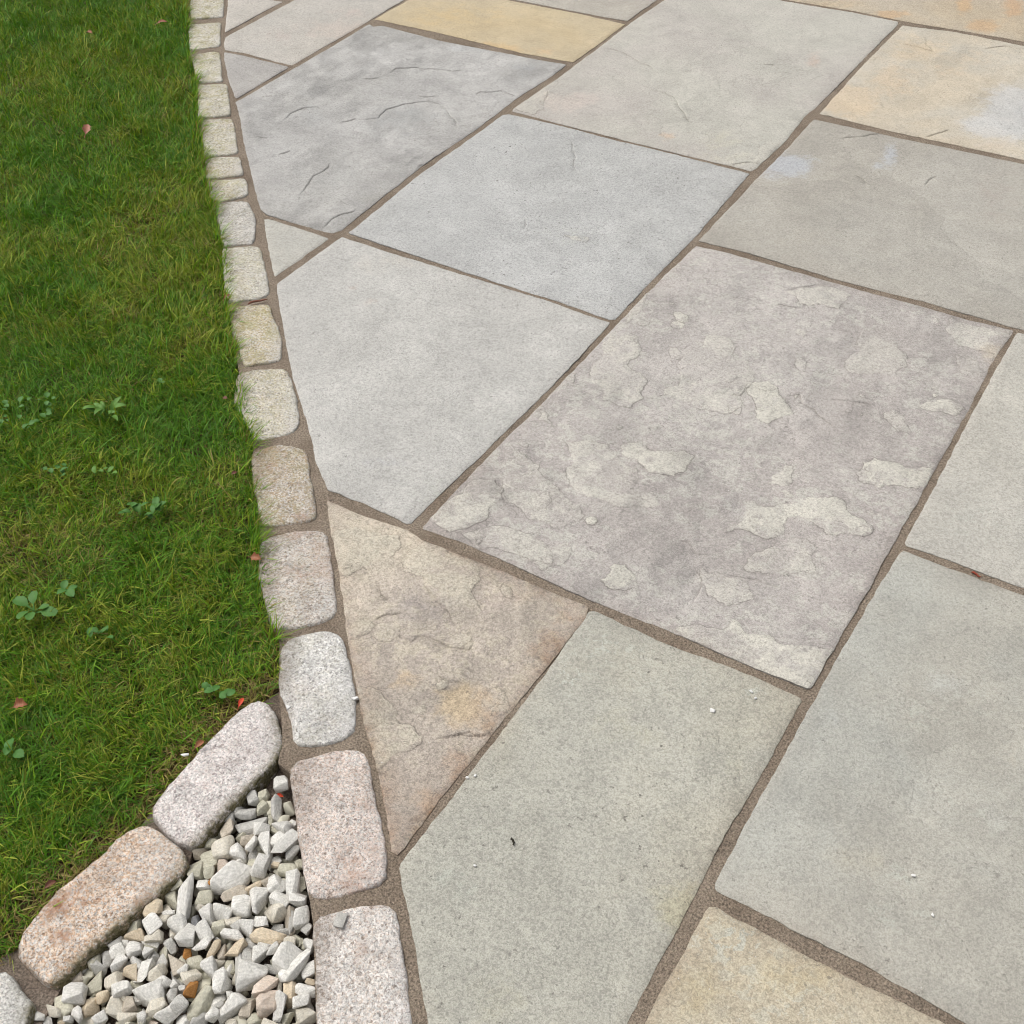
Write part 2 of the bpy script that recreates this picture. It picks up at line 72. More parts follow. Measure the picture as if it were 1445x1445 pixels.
SETT_OUTLINE = {"r2":[[-2439.8,2277.3],[-2375.5,2333.8],[-2266.3,2207.4],[-2318.2,2151.7]],"r1":[[-2463.5,2312.4],[-2393.7,2362.6],[-2473.9,2455.9],[-2521.3,2515.3],[-2603.1,2461.1]],"r3":[[-2301.3,2133.4],[-2240.5,2178.5],[-2114.4,2045.1],[-2163.6,2014.4]],"r4":[[-2155.1,2005.1],[-2097.4,2042.2],[-1970.0,1911.4],[-2030.5,1866.3]],"r5":[[-2017.1,1861.1],[-1954.8,1900.7],[-1828.9,1776.2],[-1882.8,1726.3]],"r6":[[-1877.9,1724.0],[-1815.8,1764.5],[-1752.6,1705.6],[-1811.8,1653.3]],"r7":[[-1803.1,1647.4],[-1739.0,1694.8],[-1686.1,1645.2],[-1700.5,1613.5],[-1731.5,1583.1]],"r8":[[-1722.0,1578.2],[-1695.5,1607.8],[-1671.5,1622.7],[-1615.9,1582.2],[-1569.7,1526.7],[-1549.2,1498.0],[-1592.1,1460.9]],"r9":[[-1591.7,1453.3],[-1531.5,1494.5],[-1465.5,1435.2],[-1407.4,1378.2],[-1403.4,1361.4],[-1453.4,1310.2]],"r10":[[-1441.9,1302.5],[-1382.4,1346.4],[-1292.1,1273.0],[-1250.3,1220.6],[-1294.7,1175.4],[-1376.9,1244.0]],"r11":[[-1292.6,1154.1],[-1264.2,1187.1],[-1231.2,1206.8],[-1204.5,1191.0],[-1139.7,1130.6],[-1108.6,1089.5],[-1111.2,1071.6],[-1147.8,1033.5],[-1245.7,1094.1]],"r12":[[-1138.7,1011.7],[-1109.0,1044.6],[-1065.6,1057.4],[-1032.9,1023.5],[-967.2,959.6],[-950.8,937.3],[-1007.0,885.8],[-1074.4,943.3]],"r13":[[-991.7,858.9],[-986.9,875.2],[-967.2,899.0],[-926.9,925.2],[-907.9,912.4],[-812.3,809.2],[-809.6,798.8],[-815.3,783.1],[-840.4,758.8],[-863.0,739.1],[-897.4,762.6],[-952.4,809.6]],"r14":[[-838.7,721.6],[-835.9,742.9],[-798.8,778.7],[-773.5,771.8],[-739.0,740.3],[-708.5,711.1],[-677.5,671.9],[-670.4,648.6],[-691.0,624.6],[-718.1,607.9],[-728.1,609.4],[-755.2,638.4],[-796.2,666.6]],"r15":[[-705.3,577.4],[-705.5,587.1],[-681.9,617.2],[-654.4,644.2],[-640.7,641.9],[-592.5,596.5],[-540.4,545.8],[-519.2,518.4],[-520.7,509.3],[-554.9,469.6],[-574.1,454.7],[-586.9,462.0],[-637.3,509.5]],"r16":[[-557.8,435.4],[-556.5,444.8],[-523.6,477.5],[-498.4,494.4],[-486.6,491.2],[-445.0,446.9],[-380.7,374.4],[-380.3,366.6],[-450.7,316.4],[-459.7,318.9],[-505.3,375.3]],"r17":[[-443.1,301.2],[-366.6,359.0],[-316.8,299.0],[-280.1,252.5],[-352.0,195.9],[-400.0,248.8]],"r0":[[-2624.3,2486.9],[-2541.9,2541.5],[-2692.0,2723.7],[-2780.5,2665.3]],"ra":[[-2799.9,2689.5],[-2710.9,2748.3],[-2861.3,2938.9],[-2956.7,2876.2]],"rb":[[-2978.5,2903.2],[-2880.4,2967.3],[-3028.2,3157.3],[-3130.8,3090.2]],"q1":[[-806.3,640.7],[-781.3,638.4],[-742.5,610.7],[-731.2,593.0],[-724.8,568.0],[-729.1,529.4],[-732.0,491.6],[-728.9,463.9],[-728.1,442.9],[-733.9,435.3],[-759.7,433.8],[-800.0,441.5],[-811.7,452.3],[-812.9,492.7],[-817.5,543.3],[-815.2,616.0]],"q2":[[-806.8,426.5],[-796.1,433.9],[-761.8,432.6],[-733.1,427.3],[-722.1,421.3],[-722.1,390.6],[-727.3,349.9],[-736.1,312.1],[-740.2,275.2],[-738.6,250.0],[-741.6,241.1],[-756.6,237.5],[-799.5,245.3],[-812.8,250.4],[-819.9,277.4],[-823.7,319.3],[-814.4,371.8],[-812.9,405.6]],"q3":[[-809.8,221.9],[-798.3,225.1],[-778.9,223.2],[-744.4,214.9],[-737.7,205.2],[-731.5,163.9],[-721.8,99.1],[-734.1,84.2],[-802.9,89.0],[-814.6,93.9],[-818.9,161.8]]}
MORTAR_OUTLINE = [[[-3244.6,3135.7],[-2804.2,2666.9],[-2454.7,2294.8],[-2304.1,2137.0],[-2159.5,2007.4],[-2030.5,1866.3],[-1879.7,1726.0],[-1804.9,1650.0],[-1727.8,1581.7],[-1588.7,1455.0],[-1447.5,1307.3],[-1290.8,1158.2],[-1141.5,1020.1],[-1006.2,876.0],[-895.8,763.6],[-845.6,726.9],[-796.4,666.2],[-749.6,616.5],[-723.5,577.1],[-700.5,572.9],[-579.5,456.5],[-557.8,435.4],[-484.6,349.2],[-439.9,299.3],[-352.0,195.9],[-460.0,0.0],[1300.0,0.0],[1300.0,4200.0],[-2000.0,4200.0]],[[-807.2,633.6],[-797.9,668.0],[-735.9,599.9],[-730.0,562.6],[-736.5,522.8],[-734.8,468.0],[-734.6,435.9],[-729.2,425.5],[-737.6,373.4],[-743.4,317.2],[-743.5,250.7],[-732.3,215.3],[-716.9,164.6],[-711.3,90.4],[-806.3,75.2],[-826.3,103.0],[-829.9,170.8],[-821.5,237.8],[-814.0,252.4],[-822.1,297.4],[-814.4,371.8],[-808.8,429.7],[-813.1,451.5],[-814.3,494.2],[-817.5,543.3]]]
LAWN_OUTLINE = [[-3244.6,3135.7],[-2808.0,2664.9],[-2458.1,2293.0],[-2307.3,2135.3],[-2162.5,2005.8],[-2032.0,1865.6],[-1882.5,1724.6],[-1806.2,1649.2],[-1729.1,1581.0],[-1589.9,1454.3],[-1448.7,1306.7],[-1292.9,1157.0],[-1144.4,1018.4],[-1009.7,873.9],[-899.1,761.7],[-848.0,725.5],[-801.7,669.8],[-806.4,638.0],[-816.8,615.1],[-818.3,541.7],[-813.6,491.1],[-813.1,451.5],[-808.8,426.4],[-815.1,371.4],[-824.3,319.9],[-821.3,276.6],[-813.5,250.0],[-825.8,185.5],[-826.4,98.9],[-887.5,62.2],[-4414.8,2562.7]]
GRAVEL_OUTLINE = [[-729.2,596.5],[-704.2,575.4],[-588.4,464.5],[-548.2,425.1],[-492.0,355.4],[-438.8,293.7],[-402.1,255.7],[-621.1,123.7],[-710.7,107.1],[-750.3,205.0],[-755.9,254.8],[-762.2,299.4],[-747.7,348.8],[-748.5,380.5],[-740.1,431.2],[-745.1,449.6],[-749.9,498.7],[-742.3,570.7]]
PEBBLE = [[-704,559,19,16,-50,"w"],[-723,528,18,14,-49,"g"],[-714,536,16,12,-62,"o"],[-716,507,23,15,48,"g"],[-704,524,18,13,-69,"o"],[-690,531,30,11,-51,"g"],[-688,517,17,7,-52,"o"],[-700,498,35,20,46,"g"],[-685,499,17,14,31,"w"],[-669,514,26,15,4,"g"],[-720,480,24,15,-43,"t"],[-707,458,27,23,-48,"c"],[-723,457,17,11,31,"o"],[-688,482,20,13,38,"t"],[-680,478,18,14,-49,"w"],[-667,483,30,13,-50,"w"],[-662,498,22,15,75,"w"],[-647,497,33,14,78,"w"],[-637,495,20,10,79,"g"],[-726,440,18,12,55,"t"],[-711,441,20,18,-42,"o"],[-717,423,25,18,-48,"o"],[-700,427,14,12,-48,"o"],[-692,441,14,12,-48,"p"],[-692,425,22,6,102,"b"],[-688,459,22,19,-43,"w"],[-673,436,42,27,91,"w"],[-666,458,17,12,-57,"o"],[-654,461,23,17,-58,"w"],[-642,476,15,6,17,"g"],[-643,473,11,7,24,"y"],[-625,476,25,14,31,"o"],[-623,489,12,9,-40,"o"],[-627,453,21,16,-47,"w"],[-608,461,30,14,-57,"w"],[-639,451,14,10,-45,"t"],[-616,454,16,10,-58,"g"],[-603,469,17,8,-47,"o"],[-646,439,21,11,89,"y"],[-657,421,28,14,59,"t"],[-592,451,18,16,38,"w"],[-696,412,14,13,31,"w"],[-701,389,52,14,-54,"w"],[-685,401,18,16,38,"o"],[-674,396,13,7,52,"g"],[-722,411,10,7,-66,"t"],[-721,400,13,10,-52,"o"],[-627,430,30,21,-46,"w"],[-609,441,24,14,4,"w"],[-665,385,22,13,-42,"w"],[-655,398,22,17,16,"w"],[-640,412,22,21,-57,"w"],[-607,428,23,22,68,"c"],[-608,409,15,11,26,"w"],[-576,437,23,15,-54,"w"],[-627,408,11,8,88,"g"],[-586,427,32,13,-49,"t"],[-582,427,24,6,-51,"g"],[-593,400,34,15,23,"y"],[-626,383,25,10,23,"w"],[-620,395,19,16,27,"w"],[-637,395,17,11,47,"c"],[-647,381,16,13,62,"o"],[-654,369,23,13,-24,"w"],[-667,355,26,19,-61,"w"],[-685,360,23,19,135,"w"],[-646,357,19,12,31,"w"],[-656,342,9,9,31,"b"],[-640,340,19,16,47,"o"],[-632,359,21,8,93,"y"],[-624,363,16,10,-52,"t"],[-613,373,20,16,-70,"y"],[-597,372,20,13,-58,"g"],[-586,380,19,16,-62,"w"],[-590,391,15,5,18,"w"],[-576,391,17,8,100,"w"],[-571,377,16,8,15,"g"],[-593,354,42,9,-49,"g"],[-607,354,14,10,-49,"o"],[-619,351,11,10,25,"c"],[-619,338,25,16,-50,"w"],[-603,336,23,15,-51,"w"],[-577,356,29,25,-66,"w"],[-633,325,18,14,63,"c"],[-624,314,16,11,-62,"b"],[-631,310,8,7,54,"w"],[-642,314,13,7,-15,"g"],[-607,310,36,21,-69,"o"],[-621,294,15,14,86,"w"],[-585,331,9,7,-36,"w"],[-573,320,31,16,-91,"w"],[-584,304,13,12,-61,"w"],[-563,331,21,15,-55,"t"],[-559,355,26,15,-91,"p"],[-548,364,18,5,-57,"c"],[-545,344,24,22,-50,"p"],[-533,364,22,14,-45,"y"],[-521,375,20,12,37,"w"],[-531,347,27,10,-61,"w"],[-517,363,18,11,55,"w"],[-506,355,18,18,-32,"c"],[-519,343,11,11,-46,"o"],[-548,326,15,13,-57,"o"],[-529,329,18,12,35,"g"],[-509,340,16,8,35,"c"],[-559,392,31,25,-68,"w"],[-545,390,39,15,-92,"w"],[-532,394,17,14,-51,"w"],[-572,409,15,12,35,"c"],[-563,417,11,5,-56,"o"],[-550,415,14,12,12,"w"],[-565,431,12,9,98,"g"],[-594,416,12,10,25,"g"],[-523,385,10,6,25,"y"],[-668,403,7,6,-48,"o"],[-589,317,10,7,-93,"g"],[-673,374,16,9,-44,"d"],[-639,370,8,7,160,"g"],[-646,326,10,10,31,"w"],[-722,361,21,19,-58,"y"],[-715,380,19,14,-50,"o"],[-727,343,12,6,48,"d"],[-723,337,13,6,52,"d"],[-729,349,6,5,41,"d"],[-717,326,21,15,56,"y"],[-709,347,20,16,160,"w"],[-699,337,18,12,38,"c"],[-732,311,15,14,-61,"g"],[-721,306,15,13,58,"w"],[-706,317,19,16,-52,"w"],[-695,327,12,12,49,"o"],[-678,327,26,12,-46,"o"],[-688,319,10,10,24,"w"],[-678,340,18,11,-30,"g"],[-736,285,16,12,-48,"o"],[-727,293,18,11,-41,"g"],[-711,295,18,13,77,"w"],[-693,306,16,9,3,"w"],[-690,293,18,14,-42,"y"],[-679,304,25,13,-75,"w"],[-666,309,20,15,-100,"c"],[-653,305,15,12,61,"w"],[-721,269,24,17,-49,"o"],[-738,263,14,12,40,"t"],[-739,250,12,10,35,"o"],[-701,279,18,16,38,"c"],[-723,249,21,20,-54,"w"],[-725,234,24,16,-34,"o"],[-729,223,20,9,13,"c"],[-702,247,16,15,145,"y"],[-698,261,12,12,41,"y"],[-685,277,20,14,43,"w"],[-678,260,20,19,22,"c"],[-655,286,28,21,48,"w"],[-668,269,16,13,-42,"t"],[-640,281,19,14,47,"c"],[-627,285,28,16,64,"w"],[-704,233,15,11,-40,"w"],[-709,225,9,7,47,"w"],[-738,213,12,10,139,"w"],[-728,212,13,9,151,"g"],[-691,236,9,7,46,"c"],[-682,243,14,12,55,"w"],[-658,257,20,11,34,"c"],[-645,265,11,9,-46,"w"],[-651,272,8,7,16,"g"],[-635,269,9,7,52,"p"],[-742,228,6,4,34,"g"],[-659,326,21,9,-41,"t"],[-655,320,12,7,-42,"g"],[-643,309,9,9,-34,"w"],[-636,299,14,11,-51,"g"],[-715,220,7,6,77,"y"],[-724,397,14,14,153,"o"],[-705,366,14,7,41,"w"],[-656,329,23,13,-29,"t"],[-707,369,10,7,38,"o"]]
ITEM = {"leaves":[[-2150,1644],[-2468,2199],[-2588,2067],[-1462,1315],[-978,825],[-1046,463],[-817,615],[-818,538],[-702,543],[-1255,1081],[-1115,943],[-829,311]],"weeds":[[-1397,962],[-1159,595],[-1350,816],[-1177,820],[-1286,849],[-1506,894],[-1373,1061],[-1150,645],[-851,614],[-1006,420],[-1053,612],[-2707,2126]],"chips":[[-309,909],[-700,700],[-765,648],[-822,524],[-531,450],[-515,673],[-508,680],[-280,960],[-271,953],[5,778],[-27,813],[-408,739],[-444,580]],"twig":[[-1412,1323],[-1392,1353]],"seed":[[-428,629],[-420,623]],"redstick":[[-106,1305],[-93,1301]]}


# ------------------------------------------------------------------ helpers
ALB = 0.70          # albedo of a surface that shows the given display colour in this light


def lin(c):
    return tuple((((v / 255) / 12.92) if v / 255 <= 0.04045 else (((v / 255) + 0.055) / 1.055) ** 2.4) for v in c)


def alb(c, k=ALB):
    return tuple(min(0.9, v * k) for v in lin(c)) + (1.0,)


def tag(o, label=None, cat=None, group=None, kind=None):
    if label: o["label"] = label
    if cat: o["category"] = cat
    if group: o["group"] = group
    if kind: o["kind"] = kind
    return o


def link(name, data, parent=None, loc=None):
    o = bpy.data.objects.new(name, data)
    COL.objects.link(o)
    if loc is not None: o.location = loc
    if parent is not None: o.parent = parent
    return o


def mesh_from(name, verts, faces, mat=None, smooth=True, attrs=None, cattrs=None):
    me = bpy.data.meshes.new(name)
    me.from_pydata([tuple(v) for v in verts], [], [tuple(f) for f in faces])
    if mat: me.materials.append(mat)
    if smooth:
        me.polygons.foreach_set("use_smooth", np.ones(len(me.polygons), dtype=bool))
    for k, a in (attrs or {}).items():
        at = me.attributes.new(k, 'FLOAT', 'POINT')
        at.data.foreach_set("value", np.asarray(a, dtype=np.float32))
    for k, a in (cattrs or {}).items():
        at = me.attributes.new(k, 'FLOAT_COLOR', 'POINT')
        at.data.foreach_set("color", np.asarray(a, dtype=np.float32).ravel())
    me.update()
    return me


_P = RNG.random((256, 256))


def vnoise(x, y):
    xi = np.floor(x).astype(int); yi = np.floor(y).astype(int)
    fx = x - xi; fy = y - yi
    fx = fx * fx * (3 - 2 * fx); fy = fy * fy * (3 - 2 * fy)
    a = _P[xi % 256, yi % 256]; b = _P[(xi + 1) % 256, yi % 256]
    c = _P[xi % 256, (yi + 1) % 256]; d = _P[(xi + 1) % 256, (yi + 1) % 256]
    return (a * (1 - fx) + b * fx) * (1 - fy) + (c * (1 - fx) + d * fx) * fy


def fnoise(x, y, oct=4):
    s = 0; a = 1; t = 0
    for i in range(oct):
        s = s + a * vnoise(x * 2 ** i + 17.3 * i, y * 2 ** i + 9.1 * i); t += a; a *= .55
    return s / t


def inside(pts, poly):
    x, y = pts[:, 0], pts[:, 1]
    r = np.zeros(len(pts), bool)
    n = len(poly)
    for i in range(n):
        x0, y0 = poly[i]; x1, y1 = poly[(i + 1) % n]
        if y0 == y1: continue
        c = ((y0 > y) != (y1 > y)) & (x < (x1 - x0) * (y - y0) / (y1 - y0) + x0)
        r ^= c
    return r


def seg_dist(pts, line, closed=False):
    """distance to a polyline and the side (+ left) of the nearest segment"""
    best = np.full(len(pts), 1e9); side = np.ones(len(pts)); tpos = np.zeros(len(pts))
    n = len(line)
    m = n if closed else n - 1
    for i in range(m):
        a = line[i]; b = line[(i + 1) % n]
        d = b - a; L2 = max(d @ d, 1e-12)
        t = np.clip(((pts - a) @ d) / L2, 0, 1)
        q = pts - a - t[:, None] * d
        dd = np.hypot(q[:, 0], q[:, 1])
        k = dd < best
        best = np.where(k, dd, best)
        side = np.where(k, np.sign(d[0] * (pts[:, 1] - a[1]) - d[1] * (pts[:, 0] - a[0])), side)
        tpos = np.where(k, (i + t) / m, tpos)
    return best, side, tpos


def resample(poly, step, closed=True):
    out = []
    n = len(poly)
    for i in range(n if closed else n - 1):
        a = poly[i]; b = poly[(i + 1) % n]
        k = max(1, int(round(np.hypot(*(b - a)) / step)))
        for j in range(k): out.append(a + (b - a) * j / k)
    if not closed: out.append(poly[-1])
    return np.array(out)


def fractal(line, closed, amp, levels, rnd):
    p = [np.array(q, float) for q in line]
    for l in range(levels):
        o = []
        n = len(p)
        for i in range(n if closed else n - 1):
            a = p[i]; b = p[(i + 1) % n]
            d = b - a
            o.append(a)
            if np.hypot(*d) > .003:
                o.append((a + b) / 2 + np.array([-d[1], d[0]]) * rnd.uniform(-amp, amp))
        if not closed: o.append(p[-1])
        p = o
    return np.array(p)


def normals(loop):
    d = np.roll(loop, -1, 0) - np.roll(loop, 1, 0)
    d /= np.maximum(np.hypot(d[:, 0], d[:, 1]), 1e-9)[:, None]
    a = loop[:, 0] * np.roll(loop[:, 1], -1) - np.roll(loop[:, 0], -1) * loop[:, 1]
    s = 1 if a.sum() > 0 else -1
    return np.stack([d[:, 1], -d[:, 0]], 1) * s          # outward


def nz(p, s, seed=0.):
    return np.array([noise.noise((q[0] * s + seed, q[1] * s - seed, seed * 1.7)) for q in p])


# ------------------------------------------------------------------ materials
class NT:
    def __init__(self, name, rough=.85):
        self.m = bpy.data.materials.new(name); self.m.use_nodes = True
        self.t = self.m.node_tree
        self.b = self.t.nodes["Principled BSDF"]
        self.b.inputs["Roughness"].default_value = rough
        self.b.inputs["Specular IOR Level"].default_value = .3
        self.tc = self.t.nodes.new("ShaderNodeTexCoord")

    def n(self, typ, **kw):
        x = self.t.nodes.new(typ)
        for k, v in kw.items(): setattr(x, k, v)
        return x

    def l(self, a, b): self.t.links.new(a, b)

    def coord(self, seed=0.):
        mp = self.n("ShaderNodeMapping")
        mp.inputs["Location"].default_value = (seed * 3.17, seed * 1.73, seed * .61)
        self.l(self.tc.outputs["Object"], mp.inputs[0])
        return mp.outputs[0]

    def noise(self, vec, scale, detail=4, rough=.6, dist=0.):
        x = self.n("ShaderNodeTexNoise")
        x.inputs["Scale"].default_value = scale; x.inputs["Detail"].default_value = detail
        x.inputs["Roughness"].default_value = rough; x.inputs["Distortion"].default_value = dist
        self.l(vec, x.inputs["Vector"])
        return x.outputs["Fac"]

    def rng(self, v, a, b, c=0., d=1., smooth=False):
        x = self.n("ShaderNodeMapRange")
        if smooth: x.interpolation_type = 'SMOOTHSTEP'
        x.inputs[1].default_value = a; x.inputs[2].default_value = b
        x.inputs[3].default_value = c; x.inputs[4].default_value = d
        self.l(v, x.inputs[0])
        return x.outputs[0]

    def math(self, op, a, b):
        x = self.n("ShaderNodeMath", operation=op)
        for i, v in enumerate((a, b)):
            if isinstance(v, (int, float)): x.inputs[i].default_value = v
            else: self.l(v, x.inputs[i])
        return x.outputs[0]

    def mix(self, fac, a, b, mode='MIX'):
        x = self.n("ShaderNodeMix", data_type='RGBA', blend_type=mode)
        for s, v in ((x.inputs[0], fac), (x.inputs[6], a), (x.inputs[7], b)):
            if isinstance(v, (int, float, tuple)): s.default_value = v
            else: self.l(v, s)
        return x.outputs[2]

    def attr(self, name, out="Fac"):
        x = self.n("ShaderNodeAttribute", attribute_name=name)
        return x

    def grey(self, v):
        x = self.n("ShaderNodeCombineColor")
        for i in range(3): self.l(v, x.inputs[i])
        return x.outputs[0]

    def bump(self, h, strength, dist):
        x = self.n("ShaderNodeBump")
        x.inputs["Strength"].default_value = strength; x.inputs["Distance"].default_value = dist
        self.l(h, x.inputs["Height"])
        self.l(x.outputs[0], self.b.inputs["Normal"])

    def base(self, c): self.l(c, self.b.inputs["Base Color"])


def slab_material(name, base, tint, seed, mott=.8, speck=.13, lace=0., lacecol=(208, 203, 190), flakecol=(208, 204, 192),
                  edge=.12, edgecol=(128, 104, 84), mid=.1, bump=.42, riven=.4, rk=9., rs=3.2, tone=.05, pits=.5):
    k = NT(name, .82)
    v = k.coord(seed)
    n0 = k.noise(v, 2.6, 6, .62, .4)
    n1 = k.noise(v, 9, 7, .68, .3)
    n2 = k.noise(v, 42, 6, .7)
    n3 = k.noise(v, 250, 3, .62, .9)
    n4 = k.noise(v, 560, 2, .7)
    c = k.mix(k.rng(n0, .36, .64, 0, mott, True), alb(base), alb(tint))
    # riven layers: the height falls in thin irregular steps
    nr = k.noise(v, rs, 9, .60, .5)
    lv = k.math('MULTIPLY', nr, rk)
    fr = k.math('FRACT', lv, 0.)
    flo = k.math('FLOOR', lv, 0.)
    terr = k.math('ADD', flo, k.rng(fr, 0., .05, 0, 1))
    rmask = k.rng(k.noise(v, 4.1, 3, .5), .40, .58, .15, 1.0)
    wn_ = k.n("ShaderNodeTexWhiteNoise", noise_dimensions='1D'); k.l(flo, wn_.inputs["W"])
    tn = k.math('MULTIPLY', k.math('SUBTRACT', wn_.outputs["Value"], .5), tone * 2)
    c = k.mix(1.0, c, k.grey(k.math('ADD', k.math('MULTIPLY', tn, rmask), 1.)), 'MULTIPLY')
    foot = k.math('MULTIPLY', k.rng(fr, 0., .035, 1, 0), k.math('MULTIPLY', rmask, k.rng(n1, .42, .62, 0, 1)))
    c = k.mix(k.math('MULTIPLY', foot, min(.85, riven * .4)), c, alb((112, 102, 94)))
    # mid clouding and fine grain
    c = k.mix(1.0, c, k.grey(k.rng(n1, .3, .7, 1 - mid, 1 + mid)), 'MULTIPLY')
    if lace > 0:
        m = k.math('MULTIPLY', k.rng(k.noise(v, 48, 7, .74, .4), .49, .55, 0, 1, True), k.rng(k.noise(v, 6.3, 5, .65, 1.0), .40, .56, .12, 1.0, True))
        c = k.mix(k.math('MULTIPLY', m, lace), c, alb(lacecol))
    fl = k.attr("flake").outputs["Fac"]
    nf = k.math('ADD', k.math('MULTIPLY', k.noise(v, 17, 5, .6, .5), .65), k.math('MULTIPLY', n2, .35))
    fm = k.math('MULTIPLY', fl, k.rng(nf, .44, .53, .22, 1., True))
    c = k.mix(fm, c, alb(flakecol))
    sf = k.attr("speckle").outputs["Fac"]
    sm = k.math('MULTIPLY', sf, k.rng(k.noise(v, 75, 4, .6, .5), .53, .57, 0, 1, True))
    c = k.mix(sm, c, alb((208, 210, 198)))
    stn = k.attr("stain_sheen")
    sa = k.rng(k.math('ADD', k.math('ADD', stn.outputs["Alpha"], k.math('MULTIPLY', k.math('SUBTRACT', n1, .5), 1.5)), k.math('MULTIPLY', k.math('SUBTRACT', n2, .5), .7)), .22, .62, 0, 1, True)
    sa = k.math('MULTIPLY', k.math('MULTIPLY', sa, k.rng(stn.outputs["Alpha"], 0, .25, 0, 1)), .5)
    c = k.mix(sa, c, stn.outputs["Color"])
    ed = k.attr("edge").outputs["Fac"]
    em = k.math('MULTIPLY', k.math('MULTIPLY', ed, k.rng(n2, .3, .7, .0, 1.4)), k.rng(n0, .4, .65, .25, 1.0))
    c = k.mix(k.math('MULTIPLY', em, edge), c, alb(edgecol))
    c = k.mix(1.0, c, k.grey(k.rng(n2, .28, .72, 1 - speck * .55, 1 + speck * .55)), 'MULTIPLY')
    c = k.mix(1.0, c, k.grey(k.rng(n3, .38, .56, 1 - speck * 1.45, 1 + speck * .65)), 'MULTIPLY')
    c = k.mix(1.0, c, k.grey(k.rng(n4, .38, .60, 1 - speck * 1.0, 1 + speck * .8)), 'MULTIPLY')
    # scattered dark pits and pale quartz grains
    pit = k.math('MULTIPLY', k.rng(k.noise(v, 150, 3, .6), .64, .70, 0, pits), k.rng(n1, .4, .6, .2, 1.))
    c = k.mix(pit, c, alb((96, 90, 84)))
    qz = k.rng(k.noise(v, 330, 2, .5), .735, .76, 0, .7)
    c = k.mix(qz, c, alb((235, 235, 232)))
    di = k.attr("dirt").outputs["Fac"]
    c = k.mix(k.math('MULTIPLY', di, .8), c, alb((84, 74, 66)))
    k.base(c)
    h = k.math('ADD', k.math('MULTIPLY', n2, 1.2), k.math('ADD', k.math('MULTIPLY', n3, .55), k.math('MULTIPLY', n4, .2)))
    h = k.math('SUBTRACT', h, k.math('MULTIPLY', pit, .6))
    h = k.math('ADD', h, k.math('MULTIPLY', k.math('MULTIPLY', terr, rmask), riven * .8))
    k.bump(h, bump, .0050)
    return k.m


def mortar_material(name, c1=(147, 131, 114), c2=(169, 154, 136)):
    k = NT(name, .95)
    v = k.coord(1.3)
    c = k.mix(k.rng(k.noise(v, 14, 5, .6), .35, .65, 0, 1), alb(c1), alb(c2))
    c = k.mix(k.rng(k.noise(v, 7.3, 6, .7), .55, .72, 0, .5), c, alb((108, 96, 84)))
    g = k.noise(v, 400, 3, .7)
    g2 = k.noise(v, 1100, 2, .7)
    c = k.mix(1.0, c, k.grey(k.rng(g, .36, .64, .5, 1.42)), 'MULTIPLY')
    c = k.mix(1.0, c, k.grey(k.rng(g2, .3, .7, .75, 1.25)), 'MULTIPLY')
    k.base(c)
    k.bump(k.math('ADD', g, k.math('MULTIPLY', k.noise(v, 90, 4, .6), 1.2)), .9, .004)
    return k.m


